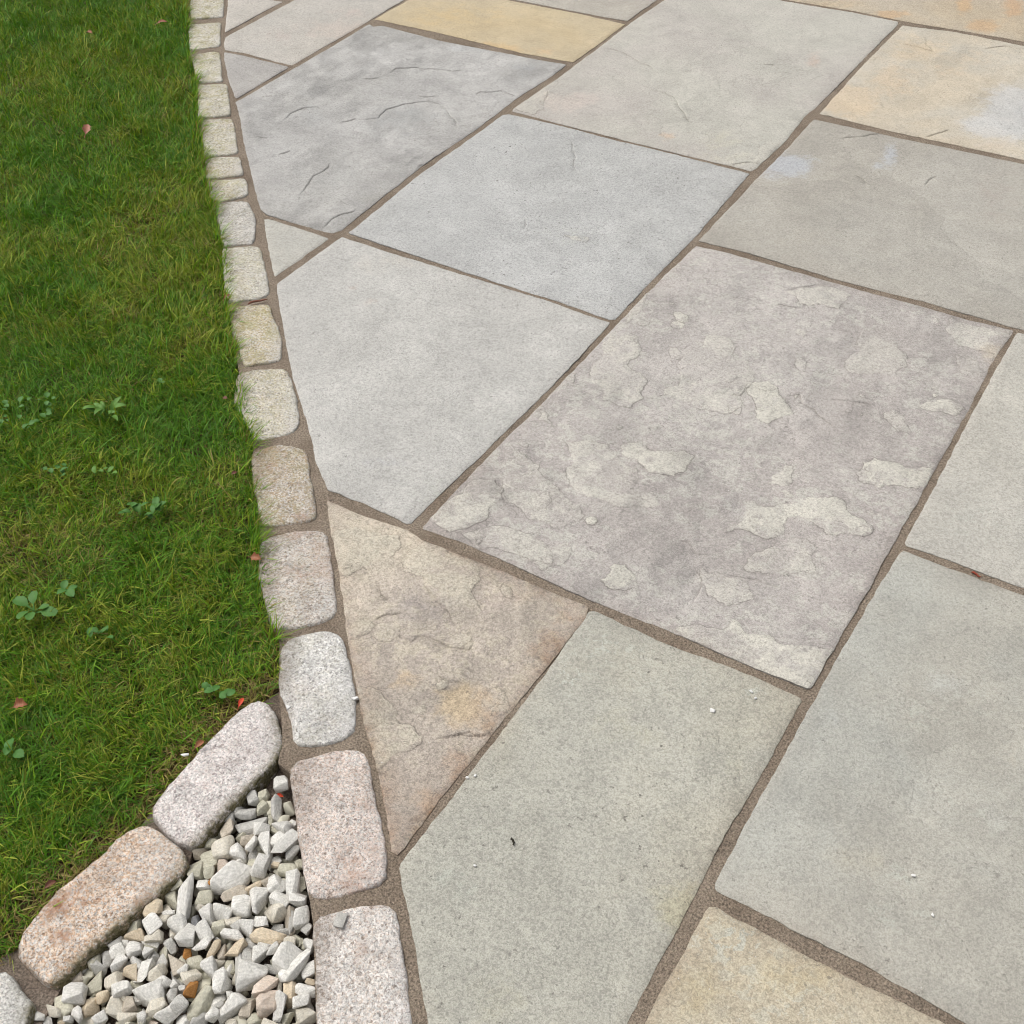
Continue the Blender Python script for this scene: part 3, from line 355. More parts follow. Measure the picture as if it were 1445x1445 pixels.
def granite_material(name, feld, tan, dark, seed, lichen=0., white_edge=.5, rust=0.):
    k = NT(name, .88)
    v = k.coord(seed)
    d = k.n("ShaderNodeVectorMath", operation='ADD')
    nv = k.n("ShaderNodeTexNoise"); nv.inputs["Scale"].default_value = 260; nv.inputs["Detail"].default_value = 2
    k.l(v, nv.inputs["Vector"])
    sc = k.n("ShaderNodeVectorMath", operation='SCALE'); sc.inputs[3].default_value = .006
    k.l(nv.outputs["Color"], sc.inputs[0]); k.l(v, d.inputs[0]); k.l(sc.outputs[0], d.inputs[1])
    vo = k.n("ShaderNodeTexVoronoi"); vo.inputs["Scale"].default_value = 470
    k.l(d.outputs[0], vo.inputs["Vector"])
    sep = k.n("ShaderNodeSeparateColor"); k.l(vo.outputs["Color"], sep.inputs[0])
    cell = sep.outputs[0]
    big = k.noise(v, 16, 5, .65)
    c = k.mix(k.rng(cell, .45, .75, 0, .75), alb(feld, .98), alb(tan, .94))
    c = k.mix(k.rng(sep.outputs[1], .82, .90, 0, .6), c, alb(dark))
    c = k.mix(k.rng(sep.outputs[2], .62, .72, 0, .85), c, alb((238, 234, 228)))
    c = k.mix(k.rng(big, .45, .7, 0, .35), c, alb(tan))
    c = k.mix(1.0, c, k.grey(k.rng(k.noise(v, 38, 5, .7), .32, .62, .86, 1.12)), 'MULTIPLY')
    n3 = k.noise(v, 330, 3, .75, .8)
    c = k.mix(1.0, c, k.grey(k.rng(n3, .37, .58, .58, 1.2)), 'MULTIPLY')
    if rust > 0:
        ru = k.rng(k.math('ADD', k.noise(v, 11, 5, .65), k.math('MULTIPLY', n3, .25)), .66, .80, 0, rust, True)
        c = k.mix(ru, c, alb((178, 122, 84)))
    if lichen > 0:
        lm = k.rng(k.math('ADD', k.noise(v, 30, 6, .75), k.math('MULTIPLY', k.noise(v, 260, 3, .7), .35)), .62, .80, 0, lichen, True)
        c = k.mix(lm, c, alb((186, 178, 112)))
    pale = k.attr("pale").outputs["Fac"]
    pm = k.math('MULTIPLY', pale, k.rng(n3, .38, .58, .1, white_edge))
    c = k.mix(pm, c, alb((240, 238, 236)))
    soil = k.attr("soil").outputs["Fac"]
    c = k.mix(k.math('MULTIPLY', soil, k.rng(k.noise(v, 60, 5, .7), .3, .6, .2, .8)), c, alb((112, 92, 70)))
    moss = k.attr("moss").outputs["Fac"]
    mm_ = k.math('MULTIPLY', moss, k.rng(k.noise(v, 90, 5, .75), .34, .5, .1, 1))
    mc = k.mix(k.rng(k.noise(v, 300, 3, .7), .35, .65, 0, 1), alb((84, 80, 50)), alb((156, 146, 110)))
    c = k.mix(mm_, c, mc)
    k.base(c)
    h = k.math('ADD', k.math('MULTIPLY', k.noise(v, 120, 4, .65), 1.4), k.math('MULTIPLY', n3, .7))
    k.bump(h, .75, .0045)
    return k.m


def pebble_material(name, c1, c2, var=.10):
    k = NT(name, .75)
    oi = k.n("ShaderNodeObjectInfo")
    v = k.coord(0)
    add = k.n("ShaderNodeVectorMath", operation='ADD')
    k.l(v, add.inputs[0]); k.l(oi.outputs["Random"], add.inputs[1])
    vv = add.outputs[0]
    c = k.mix(k.rng(k.noise(vv, 2.2, 6, .7, .8), .36, .64, 0, 1), alb(c1, .9), alb(c2, .9))
    c = k.mix(1.0, c, k.grey(k.rng(oi.outputs["Random"], 0, 1, 1 - var, 1 + var)), 'MULTIPLY')
    n = k.noise(vv, 13, 4, .7)
    c = k.mix(1.0, c, k.grey(k.rng(n, .34, .66, .84, 1.12)), 'MULTIPLY')
    wv = k.n("ShaderNodeTexWave"); wv.inputs["Scale"].default_value = 2.2; wv.inputs["Distortion"].default_value = 12
    wv.inputs["Detail"].default_value = 3
    k.l(vv, wv.inputs["Vector"])
    c = k.mix(1.0, c, k.grey(k.rng(wv.outputs["Fac"], 0, 1, .92, 1.05)), 'MULTIPLY')
    k.base(c)
    k.bump(k.math('ADD', k.noise(vv, 4.5, 5, .65, .6), k.math('MULTIPLY', n, .25)), .8, .0026)
    return k.m


def plain_material(name, c1, c2, scale=80, rough=.7, bump=.3, trans=0., kk=ALB):
    k = NT(name, rough)
    v = k.coord(0)
    n = k.noise(v, scale, 5, .65)
    k.base(k.mix(k.rng(n, .35, .65, 0, 1), alb(c1, kk), alb(c2, kk)))
    k.bump(n, bump, .002)
    return k.m


def grass_material():
    k = NT("grass_blade", .55)
    a = k.attr("tint")
    tr = k.n("ShaderNodeBsdfTranslucent")
    k.base(a.outputs["Color"])
    k.b.inputs["Specular IOR Level"].default_value = .25
    mixc = k.mix(1.0, a.outputs["Color"], (1.15, 1.2, .55, 1), 'MULTIPLY')
    k.l(mixc, tr.inputs[0])
    ms = k.n("ShaderNodeMixShader"); ms.inputs[0].default_value = .22
    k.l(k.b.outputs[0], ms.inputs[1]); k.l(tr.outputs[0], ms.inputs[2])
    out = k.t.nodes["Material Output"]
    k.l(ms.outputs[0], out.inputs[0])
    return k.m


MORTAR = mortar_material("sandy_mortar")
MORTAR_DARK = mortar_material("weathered_mortar", (128, 113, 100), (150, 136, 122))

# ------------------------------------------------------------------ ground under everything
gm = plain_material("bare_earth", (120, 104, 84), (140, 124, 100), 6)
ground = link("ground", mesh_from("ground", [(-30, -30, -.16), (30, -30, -.16), (30, 30, -.16), (-30, 30, -.16)], [(0, 1, 2, 3)], gm, False))
tag(ground, "bare earth below and around the patio and lawn", kind="structure")


# ------------------------------------------------------------------ patio
def sheet(name, outline, z, mat, cell, amp, depth, seed, parent=None, zfun=None):
    poly = resample(np.array(outline, float) / 1000, cell * 1.2)
    lo, hi = poly.min(0), poly.max(0)
    gx, gy = np.meshgrid(np.arange(lo[0], hi[0], cell), np.arange(lo[1], hi[1], cell))
    pts = np.stack([gx.ravel(), gy.ravel()], 1) + RNG.uniform(-.3, .3, (gx.size, 2)) * cell
    pts = pts[inside(pts, poly)]
    if len(pts):
        d = np.full(len(pts), 1e9)
        for q in poly: d = np.minimum(d, np.hypot(pts[:, 0] - q[0], pts[:, 1] - q[1]))
        pts = pts[d > cell * .5]
    n = len(poly)
    allp = np.vstack([poly, pts])
    V, E, Fc, *_ = delaunay_2d_cdt([Vector(q) for q in allp], [(i, (i + 1) % n) for i in range(n)], [], 1, 1e-6)
    V = np.array([tuple(q) for q in V])
    h = amp * (nz(V, 16, seed) + .6 * nz(V, 55, seed + 3))
    zz = z + h + (zfun(V) if zfun else 0)
    verts = [(a[0], a[1], b) for a, b in zip(V, zz)]
    faces = [list(f) for f in Fc]
    m = len(verts)
    hz = np.interp(np.arange(n), np.arange(n), zz[:n])
    for q, t in zip(poly, hz): verts.append((q[0], q[1], t))
    for q in poly: verts.append((q[0], q[1], -depth))
    for i in range(n): faces.append((m + i, m + (i + 1) % n, m + n + (i + 1) % n, m + n + i))
    return link(name, mesh_from(name, verts, faces, mat), parent)


patio = bpy.data.objects.new("patio", None)
COL.objects.link(patio)
patio.location = (-.8, 2.0, 0)
tag(patio, "pale sandstone patio of large riven slabs with sandy mortar joints", kind="structure")


def adopt(o, parent):
    o.parent = parent
    o.matrix_parent_inverse = Matrix.Translation(parent.location).inverted()


mortar_bed = sheet("mortar_joint", MORTAR_OUTLINE[0], -.0031, MORTAR, .012, .0011, .10, 2.)
adopt(mortar_bed, patio)

SL = {   # base, tint, options, label
    'S1': ((181, 179, 174), (197, 195, 191), dict(mid=.20, mott=.9, speck=.12, riven=2.6, rk=12., rs=3.6, tone=.07), "grey riven slab crossed by thin dark cracks"),
    'S2': ((184, 181, 176), (194, 190, 184), dict(riven=.6), "small grey three sided offcut beside the granite setts"),
    'S3': ((206, 200, 190), (199, 195, 187), dict(edge=.1, riven=.5), "pinkish cream slab at the far left"),
    'S4': ((210, 204, 194), (204, 198, 188), dict(), "pale cream offcut at the far end of the setts"),
    'S6': ((212, 193, 157), (209, 194, 164), dict(mott=.9, speck=.10, edge=.05), "yellow ochre sandstone slab"),
    'S7': ((196, 190, 178), (200, 192, 182), dict(), None),
    'S8': ((204, 201, 190), (202, 196, 188), dict(mott=.9, speck=.11, riven=1.3, rk=9., rs=3., tone=.045), "cream slab with a flaked corner"),
    'S9': ((203, 192, 173), (206, 190, 164), dict(mott=.9, riven=.4), "tan slab with orange rust spots"),
    'S10': ((212, 206, 192), (218, 204, 180), dict(mott=.8, speck=.11, riven=1.3, rk=9., rs=3., tone=.045), "cream slab stained orange, with pale blue sky reflection painted on"),
    'S11': ((193, 189, 179), (185, 180, 169), dict(mott=.8, mid=.12, speck=.11, riven=.8, tone=.05), "olive grey slab with painted pale blue sky reflections"),
    'S12': ((197, 191, 185), (185, 178, 172), dict(riven=2.2, rk=12., rs=4.6, tone=.07, mott=.9, lace=.75, speck=.14, mid=.12, edge=.2, lacecol=(210, 207, 197), flakecol=(217, 213, 201)), "large mauve grey slab mottled with cream flakes"),
    'S13': ((201, 201, 198), (195, 195, 191), dict(speck=.14, pits=.9, riven=.7), "light grey slab with a small chipped hollow"),
    'S14': ((208, 206, 200), (202, 200, 194), dict(speck=.13, pits=.6), "smooth pale grey slab cut along the setts"),
    'S15': ((205, 202, 191), (200, 198, 190), dict(), "small cream triangular offcut beside the setts"),
    'S16': ((212, 201, 183), (193, 182, 170), dict(riven=2.4, rk=12., rs=6.5, tone=.15, mott=.9, lace=.75, speck=.18, mid=.14, edge=.65, lacecol=(214, 204, 184), flakecol=(212, 204, 186), edgecol=(146, 112, 84)), "tapering warm buff slab with rusty flakes"),
    'S17': ((192, 190, 178), (196, 191, 174), dict(speck=.15, mott=.9, edge=.25, pits=.7, mid=.12), "long greenish grey slab with pale specks"),
    'S18': ((190, 190, 181), (193, 189, 177), dict(speck=.11, mott=.9, edge=.2, pits=.5, mid=.13), "large greenish grey slab, smooth"),
    'S19': ((204, 200, 189), (200, 197, 188), dict(speck=.13), "cream slab at the right edge"),
    'S20': ((194, 184, 164), (202, 191, 168), dict(riven=.5, rk=14., rs=8., tone=.06, lace=.7, speck=.15, lacecol=(216, 207, 184), mott=.9, edge=.4), "buff slab with cream speckles at the front"),
}
STCACHE = {k: np.array([[*r[:6]] for r in v], float) / 1000 for k, v in STAIN_SHEEN.items()}


def make_slab(key, idx):
    rnd = random.Random(idx * 13 + 5)
    spec = SL.get(key)
    if spec is None:
        spec = rnd.choice([SL['S13'], SL['S8'], SL['S19'], SL['S18'], SL['S11']])[:3] + (None,)
    base, tint, opt, label = spec
    mat = slab_material("sandstone_%s" % key.lower().replace('s', 'slab_'), base, tint, idx * 2.37, **opt)
    raw = np.array(SLAB_OUTLINE[key], float) / 1000
    cen = raw.mean(0)
    detail = key in SL
    loop = resample(raw, .007 if detail else .03)
    nn = normals(loop)
    j = .0013 * nz(loop, 38, idx) + .0014 * nz(loop, 95, idx + 9) + .0014 * nz(loop, 9, idx + 4)
    loop = loop + nn * (j + .0007)[:, None]
    inner = loop - normals(loop) * .0035
    inner = inner[inside(inner, loop)]
    fw = {'S12': (.7, .5, 1, .7, .95, .7, .6, 1, 1, .4, 1, .95, .7, .9, 1, .45, .8, .6, .6, .3, .35, 1, .5, .7, .6, .6, .8, .6, .6), 'S16': (.8, 1, .9, .6, .5)}.get(key, (.6,) * 30)
    fl = [(fractal(np.array(f, float) / 1000, True, .2, 3, rnd), fw[q]) for q, f in enumerate(FLAKE_OUTLINE.get(key, []))]
    # small extra flakes scattered over the two mottled slabs
    nsm = {'S12': 34, 'S16': 12, 'S20': 7}.get(key, 0)
    lo, hi = loop.min(0), loop.max(0)
    tries = 0
    while nsm and tries < 900:
        tries += 1
        c = np.array([rnd.uniform(lo[0], hi[0]), rnd.uniform(lo[1], hi[1])])
        r = rnd.choice([.004, .006, .009, .014, .02])
        if not inside(c[None], loop)[0] or seg_dist(c[None], loop, True)[0][0] < r * 1.4: continue
        a0 = rnd.uniform(0, 6.28); ec = rnd.uniform(.45, .9)
        pg = []
        for t in np.linspace(0, 2 * math.pi, 9)[:-1]:
            q = np.array([math.cos(t) * r, math.sin(t) * r * ec]) * rnd.uniform(.7, 1.25)
            pg.append(c + np.array([q[0] * math.cos(a0) - q[1] * math.sin(a0), q[0] * math.sin(a0) + q[1] * math.cos(a0)]))
        fl.append((fractal(pg, True, .2, 1, rnd), rnd.uniform(.25, .8)))
        nsm -= 1
    cr = [fractal(np.array(f, float) / 1000, False, .10, 3, rnd) for f in LEDGE_LINE.get(key, [])]
    cell = .013 if detail else .06
    gx, gy = np.meshgrid(np.arange(lo[0], hi[0], cell), np.arange(lo[1], hi[1], cell))
    pts = np.stack([gx.ravel(), gy.ravel()], 1) + RNG.uniform(-.35, .35, (gx.size, 2)) * cell
    parts = [pts]
    for f, w_ in fl:
        f2 = resample(f, .004)
        n_ = normals(f2)
        parts += [f2 - n_ * .0012, f2 + n_ * .0002, f2 + n_ * .0013]
    for c in cr:
        c2 = resample(c, .003, False)
        d = np.gradient(c2, axis=0); d /= np.maximum(np.hypot(d[:, 0], d[:, 1]), 1e-9)[:, None]
        n_ = np.stack([-d[:, 1], d[:, 0]], 1)
        parts += [c2, c2 + n_ * .0010, c2 - n_ * .0010, c2 + n_ * .006]
    pts = np.vstack(parts)
    pts = pts[inside(pts, inner)]
    if len(pts):
        d = np.full(len(pts), 1e9)
        for q in inner: d = np.minimum(d, (pts[:, 0] - q[0]) ** 2 + (pts[:, 1] - q[1]) ** 2)
        pts = pts[d > .0022 ** 2]
    n = len(loop)
    allp = np.vstack([loop, inner, pts])
    V, E, Fc, *_ = delaunay_2d_cdt([Vector(q) for q in allp], [(i, (i + 1) % n) for i in range(n)], [], 1, 1e-7)
    V = np.array([tuple(q) for q in V])
    ds, _, _ = seg_dist(V, loop, True)
    amp = .0016 if key in ('S12', 'S16', 'S1') else .0010
    z = amp * nz(V, 5.5, idx) + .0006 * nz(V, 21, idx + 2) + .00025 * nz(V, 70, idx + 6)
    flake = np.zeros(len(V)); dirt = np.zeros(len(V))
    for f, w_ in fl:
        l2, h2 = f.min(0) - .02, f.max(0) + .02
        kx = np.where((V[:, 0] > l2[0]) & (V[:, 0] < h2[0]) & (V[:, 1] > l2[1]) & (V[:, 1] < h2[1]))[0]
        if not len(kx): continue
        dd, _, _ = seg_dist(V[kx], f, True)
        sd = np.where(inside(V[kx], f), dd, -dd)
        up = np.clip((sd + .0004) / .0014, 0, 1)
        z[kx] += up * .0011 * (.5 + w_ * .5)
        flake[kx] = np.maximum(flake[kx], np.clip((sd + .0004) / .0012, 0, 1) * w_)
        br = np.clip(.75 + 1.8 * nz(V[kx], 24, idx + 11.), .1, 1)
        dirt[kx] = np.maximum(dirt[kx], np.clip(1 - np.abs(sd + .0004) / .0011, 0, 1) * .8 * br * (.55 + .45 * w_))
    for c in cr:
        l2, h2 = c.min(0) - .04, c.max(0) + .04
        kx = np.where((V[:, 0] > l2[0]) & (V[:, 0] < h2[0]) & (V[:, 1] > l2[1]) & (V[:, 1] < h2[1]))[0]
        if not len(kx): continue
        dd, sdn, tp = seg_dist(V[kx], c, False)
        fade = np.clip(np.minimum(tp, 1 - tp) * 6, .15, 1)
        step = np.where(sdn > 0, np.exp(-dd / .010) * np.clip(dd / .001, 0, 1), 0) * .0018 * fade
        groove = -np.clip(1 - dd / .001, 0, 1) * .0010 * fade
        z[kx] += step + groove
        br = np.clip(.75 + 1.6 * nz(V[kx], 30, idx + 17.), .1, 1)
        dirt[kx] = np.maximum(dirt[kx], np.clip(1 - dd / .0011, 0, 1) * fade * br * .55)
    speckle = np.zeros(len(V))
    for row in SPECKLE.get(key, []):
        u = (V - np.array(row[:2]) / 1000) / (np.array(row[2:4]) / 1000)
        speckle = np.maximum(speckle, np.exp(-1.2 * (u ** 2).sum(1)) * row[4])
    edge = np.exp(-ds / .016)
    z = z - .0018 * np.exp(-ds / .0018) - .0003
    stain_sheen = np.zeros((len(V), 4))
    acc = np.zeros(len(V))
    for row, r in zip(STCACHE.get(key, []), STAIN_SHEEN.get(key, [])):
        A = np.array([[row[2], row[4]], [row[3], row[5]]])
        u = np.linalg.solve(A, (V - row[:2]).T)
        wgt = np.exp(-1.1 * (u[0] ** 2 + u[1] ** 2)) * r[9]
        stain_sheen[:, :3] += wgt[:, None] * np.array(alb(r[6:9])[:3]); acc += wgt
        stain_sheen[:, 3] = np.maximum(stain_sheen[:, 3], wgt)
    stain_sheen[:, :3] /= np.maximum(acc, 1e-6)[:, None]
    m = len(V)
    verts = [(a[0] - cen[0], a[1] - cen[1], b) for a, b in zip(V, z)]
    for q, zt in zip(loop, z[:n]): verts.append((q[0] - cen[0], q[1] - cen[1], zt))
    for q in loop: verts.append((q[0] - cen[0], q[1] - cen[1], -.03))
    faces = [list(f) for f in Fc]
    # keep triangles up
    v3 = V
    faces = [f if ((v3[f[1]][0] - v3[f[0]][0]) * (v3[f[2]][1] - v3[f[0]][1]) - (v3[f[1]][1] - v3[f[0]][1]) * (v3[f[2]][0] - v3[f[0]][0])) > 0 else f[::-1] for f in faces]
    for i in range(n): faces.append((m + i, m + (i + 1) % n, m + n + (i + 1) % n, m + n + i))
    ex = 2 * n
    pad = lambda a, v: np.concatenate([a, np.full(ex, v)])
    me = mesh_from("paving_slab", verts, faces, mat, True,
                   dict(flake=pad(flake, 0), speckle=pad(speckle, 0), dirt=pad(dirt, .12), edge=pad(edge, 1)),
                   dict(stain_sheen=np.vstack([stain_sheen, np.zeros((ex, 4))])))
    o = link("paving_slab", me, None, (cen[0], cen[1], 0))
    adopt(o, patio)
    if label: o["label"] = label
    return o


for i, key in enumerate(SLAB_OUTLINE): make_slab(key, i + 1)

# ------------------------------------------------------------------ granite sett edgings
edging = bpy.data.objects.new("sett_edging", None)
COL.objects.link(edging)
edging.location = (-1.2, 1.3, 0)
tag(edging, "single row of worn granite setts curving between the lawn and the slabs", "edging")
branch = bpy.data.objects.new("sett_edging", None)
COL.objects.link(branch)
branch.location = (-.95, .75, 0)
tag(branch, "short row of longer pinkish granite setts between the lawn and the gravel", "edging")
bm2 = sheet("mortar_joint", MORTAR_OUTLINE[1], -.011, MORTAR_DARK, .014, .0016, .10, 5.)
adopt(bm2, branch)

ST = {  # feldspar, tan, dark, lichen, pale edge, label
    'r16': ((224, 218, 212), (194, 178, 164), (128, 116, 106), 0., .55, "pinkish grey sett with a bleached right edge"),
    'r15': ((220, 208, 200), (196, 176, 160), (130, 112, 100), 0., .25, "pink and tan sett"),
    'r14': ((218, 216, 212), (192, 188, 180), (120, 116, 112), .12, .6, "whitish grey sett at the corner of the row"),
    'r13': ((200, 192, 182), (176, 160, 144), (120, 106, 94), .10, .35, "brownish grey sett"),
    'r12': ((184, 174, 160), (168, 146, 116), (116, 102, 88), .25, .1, "dull tan sett smeared with mortar"),
    'r11': ((208, 202, 186), (184, 176, 150), (126, 116, 100), .25, .7, None),
    'r10': ((196, 186, 164), (178, 162, 126), (120, 106, 86), .45, .7, "yellowish lichen stained sett"),
    'r9': ((204, 200, 186), (182, 174, 152), (130, 120, 106), .2, .5, None),
    'r8': ((190, 186, 178), (176, 170, 158), (124, 116, 108), .1, .3, None),
    'q1': ((226, 219, 215), (202, 189, 182), (130, 114, 112), 0., .2, "pale pinkish grey sett with a mossy side"),
    'q2': ((216, 198, 180), (190, 156, 126), (124, 104, 92), 0., .25, "rusty pink and cream sett with a mossy side"),
    'q3': ((214, 212, 206), (186, 182, 172), (124, 118, 112), 0., .2, None),
}


def make_sett(key, idx):
    sp = ST.get(key, ((198, 193, 176), (176, 167, 142), (120, 110, 94), .40, .5, None))
    mat = granite_material("granite_" + key, *sp[:3], idx * 1.9, sp[3], sp[4], {'q2': .85, 'r16': .3, 'r15': .45, 'r12': .5, 'r13': .3, 'q1': .2}.get(key, .1))
    raw = np.array(SETT_OUTLINE[key], float) / 1000
    cen = raw.mean(0)
    lp = resample(raw, .012)
    for _ in range(1):      # round the corners off
        lp = (lp * .5 + (np.roll(lp, 1, 0) + np.roll(lp, -1, 0)) * .25)
    lp = resample(lp, .006)
    nn = normals(lp)
    lp = lp + nn * (.0007 + .0018 * nz(lp, 45, idx) + .0014 * nz(lp, 140, idx + 3))[:, None]
    a = (lp[:, 0] * np.roll(lp[:, 1], -1) - np.roll(lp[:, 0], -1) * lp[:, 1]).sum()
    if a < 0: lp = lp[::-1]
    nn = normals(lp)
    n = len(lp)
    rings = []   # outside up and in
    size = np.sqrt(abs(a) / 2)
    for off, z in ((-.0015, -.085), (.0005, -.03), (0, -.009), (-.0006, -.0034), (-.0018, -.0012), (-.0045, -.0002)):
        rings.append((lp + nn * off, np.full(n, z)))
    core = lp - nn * .0045
    cc = core.mean(0)
    for t in (.86, .72, .57, .42, .27, .12):
        rings.append((cc + (core - cc) * t, np.full(n, .0000 + .0008 * (1 - t))))
    verts = []
    pale = []; moss = []; soil = []
    rv = Vector((R_.x, R_.y)).normalized()
    for ri, (p, z) in enumerate(rings):
        hz = .0019 * nz(p, 24, idx + 2) + .0015 * nz(p, 70, idx + 8) + .0008 * nz(p, 180, idx + 5)
        k = 1. if ri > 2 else .6
        dn = (.0012 * nz(p, 55, idx + 12 + ri * .3))[:, None] * nn if ri < 4 else 0
        pp = p + dn
        zz = z + (hz * k if ri > 1 else 0)
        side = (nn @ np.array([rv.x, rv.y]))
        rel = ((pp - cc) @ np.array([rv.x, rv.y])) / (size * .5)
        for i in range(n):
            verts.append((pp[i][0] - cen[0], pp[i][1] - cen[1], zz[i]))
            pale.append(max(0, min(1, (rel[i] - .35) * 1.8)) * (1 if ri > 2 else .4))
            if key[0] == 'q':
                front = max(0., min(1., side[i] * 1.2 + (-nn[i] @ np.array([F_.x, F_.y])) * .9))
                moss.append(front * (1, 1, 1, 1, .85, .6, .2, 0, 0, 0, 0, 0)[ri])
                soil.append(max(0, -side[i]) * (.7 if ri < 5 else 0))
            else:
                moss.append(0)
                soil.append(max(0., min(1., (-rel[i] - .35) * 1.7)) * .9 + (.5 if ri < 3 else 0))
    verts.append((cc[0] - cen[0], cc[1] - cen[1], .0008)); pale.append(0); moss.append(0); soil.append(0)
    faces = []
    for r in range(len(rings) - 1):
        for i in range(n):
            j = (i + 1) % n
            faces.append((r * n + i, r * n + j, (r + 1) * n + j, (r + 1) * n + i))
    lr = (len(rings) - 1) * n
    for i in range(n): faces.append((lr + i, lr + (i + 1) % n, len(verts) - 1))
    o = link("sett", mesh_from("sett", verts, faces, mat, True, dict(pale=pale, moss=moss, soil=soil)), None, (cen[0], cen[1], .0012))
    adopt(o, branch if key[0] == 'q' else edging)
    if sp[5]: o["label"] = sp[5]
    return o


for i, key in enumerate(SETT_OUTLINE): make_sett(key, i + 1)

# ------------------------------------------------------------------ gravel bed
gpoly = np.array(GRAVEL_OUTLINE, float) / 1000
apex = gpoly[0]


def gz(V):
    d = np.hypot(V[:, 0] - apex[0], V[:, 1] - apex[1])
    return np.clip(1 - d / .14, 0, 1) * .024


gravel_bed = sheet("gravel_bed", GRAVEL_OUTLINE, -.040, MORTAR_DARK, .012, .002, .12, 8., None, gz)
tag(gravel_bed, "corner bed of loose white and buff stone chippings inside the setts", kind="structure")
PM = {
    'w': pebble_material("white_pebble", (210, 207, 198), (232, 229, 222)),
    'g': pebble_material("grey_pebble", (182, 180, 173), (202, 199, 192)),
    'o': pebble_material("olive_pebble", (182, 178, 158), (204, 200, 182)),
    't': pebble_material("taupe_pebble", (182, 171, 154), (202, 192, 176)),
    'c': pebble_material("cream_pebble", (204, 196, 178), (220, 214, 200)),
    'p': pebble_material("pink_pebble", (202, 184, 166), (216, 202, 188)),
    'y': pebble_material("tan_pebble", (202, 184, 156), (218, 204, 180)),
    'b': pebble_material("orange_brown_pebble", (176, 122, 62), (196, 142, 84)),
    'd': pebble_material("slate_pebble", (118, 118, 120), (142, 142, 142)),
}


def pebble_mesh(i):
    rnd = random.Random(100 + i)
    bm = bmesh.new()
    for k in range(rnd.choice([13, 15, 17, 20])):
        v = Vector((rnd.gauss(0, 1), rnd.gauss(0, 1), rnd.gauss(0, 1))).normalized()
        e = .72 if i % 3 == 0 else .5                      # some blockier than others
        v = Vector([math.copysign(abs(c) ** e, c) for c in v])
        bm.verts.new(v * rnd.uniform(.85, 1.05))
    r = bmesh.ops.convex_hull(bm, input=bm.verts)
    bmesh.ops.delete(bm, geom=list({g for g in r["geom_interior"] + r["geom_unused"] if isinstance(g, bmesh.types.BMVert)}), context='VERTS')
    bmesh.ops.dissolve_limit(bm, angle_limit=.35, verts=bm.verts, edges=bm.edges)
    bmesh.ops.bevel(bm, geom=bm.edges[:] + bm.verts[:], offset=.17, segments=2, profile=.6, affect='EDGES', clamp_overlap=True)
    bmesh.ops.triangulate(bm, faces=bm.faces)
    lo = Vector([min(v.co[k] for v in bm.verts) for k in range(3)]); hi = Vector([max(v.co[k] for v in bm.verts) for k in range(3)])
    for v in bm.verts: v.co = Vector([(v.co[k] - (lo[k] + hi[k]) / 2) / (hi[k] - lo[k]) for k in range(3)])
    me = bpy.data.meshes.new("stone")
    bm.to_mesh(me); bm.free()
    me.polygons.foreach_set("use_smooth", np.ones(len(me.polygons), dtype=bool))
    me.materials.append(PM['w'])
    return me


PMESH = [pebble_mesh(i) for i in range(30)]


def stone(x, y, z, l, w, h, ang, code, rnd, tilt=.22):
    o = link("stone", rnd.choice(PMESH), None, (x, y, z))
    o.scale = (l, w, h)
    o.rotation_euler = (rnd.gauss(0, tilt), rnd.gauss(0, tilt), ang + (math.pi if rnd.random() < .5 else 0))
    o.material_slots[0].link = 'OBJECT'
    o.material_slots[0].material = PM[code]
    adopt(o, gravel_bed)
    if code == 'b': o["label"] = "orange brown stone"
    if code == 'd': o["label"] = "dark slate chip"
    return o


rs = random.Random(3)
npeb = 0
for (x, y, l, w, a, c) in PEBBLE:
    l2, w2 = l / 1000 * 1.13, w / 1000 * 1.16
    hh = min(w2, l2) * rs.uniform(.7, .95)
    small = l * w < 140
    zt = -.0115 + rs.uniform(-.003, .004) + (.003 if c == 'w' else -.003 if c in 'tgod' else 0) - (.004 if small and c != 'w' else 0)
    d_ap = math.hypot(x / 1000 - apex[0], y / 1000 - apex[1])
    if d_ap < .05: zt += .004
    stone(x / 1000, y / 1000, zt - hh * .1, l2, w2, hh, math.radians(a), c, rs)
    npeb += 1
lo, hi = gpoly.min(0), gpoly.max(0)
tries = 0
placed = []
while npeb < 300 and tries < 6000:          # the lower layer and the part in front of the frame
    tries += 1
    q = np.array([rs.uniform(lo[0], hi[0]), rs.uniform(lo[1], hi[1])])
    if not inside(q[None], gpoly)[0] or seg_dist(q[None], gpoly, True)[0][0] < .008: continue
    if any((q[0] - b[0]) ** 2 + (q[1] - b[1]) ** 2 < .0115 ** 2 for b in placed): continue
    dap = math.hypot(q[0] - apex[0], q[1] - apex[1])
    if dap < .075: continue
    placed.append(q)
    l = rs.uniform(.016, .026); w = l * rs.uniform(.6, .95)
    stone(q[0], q[1], -.0210 + rs.uniform(-.003, .003) + max(0, 1 - dap / .14) * .012, l, w, w * .75, rs.uniform(0, 6.28), rs.choice('wwwggoocc'), rs, .5)
    npeb += 1

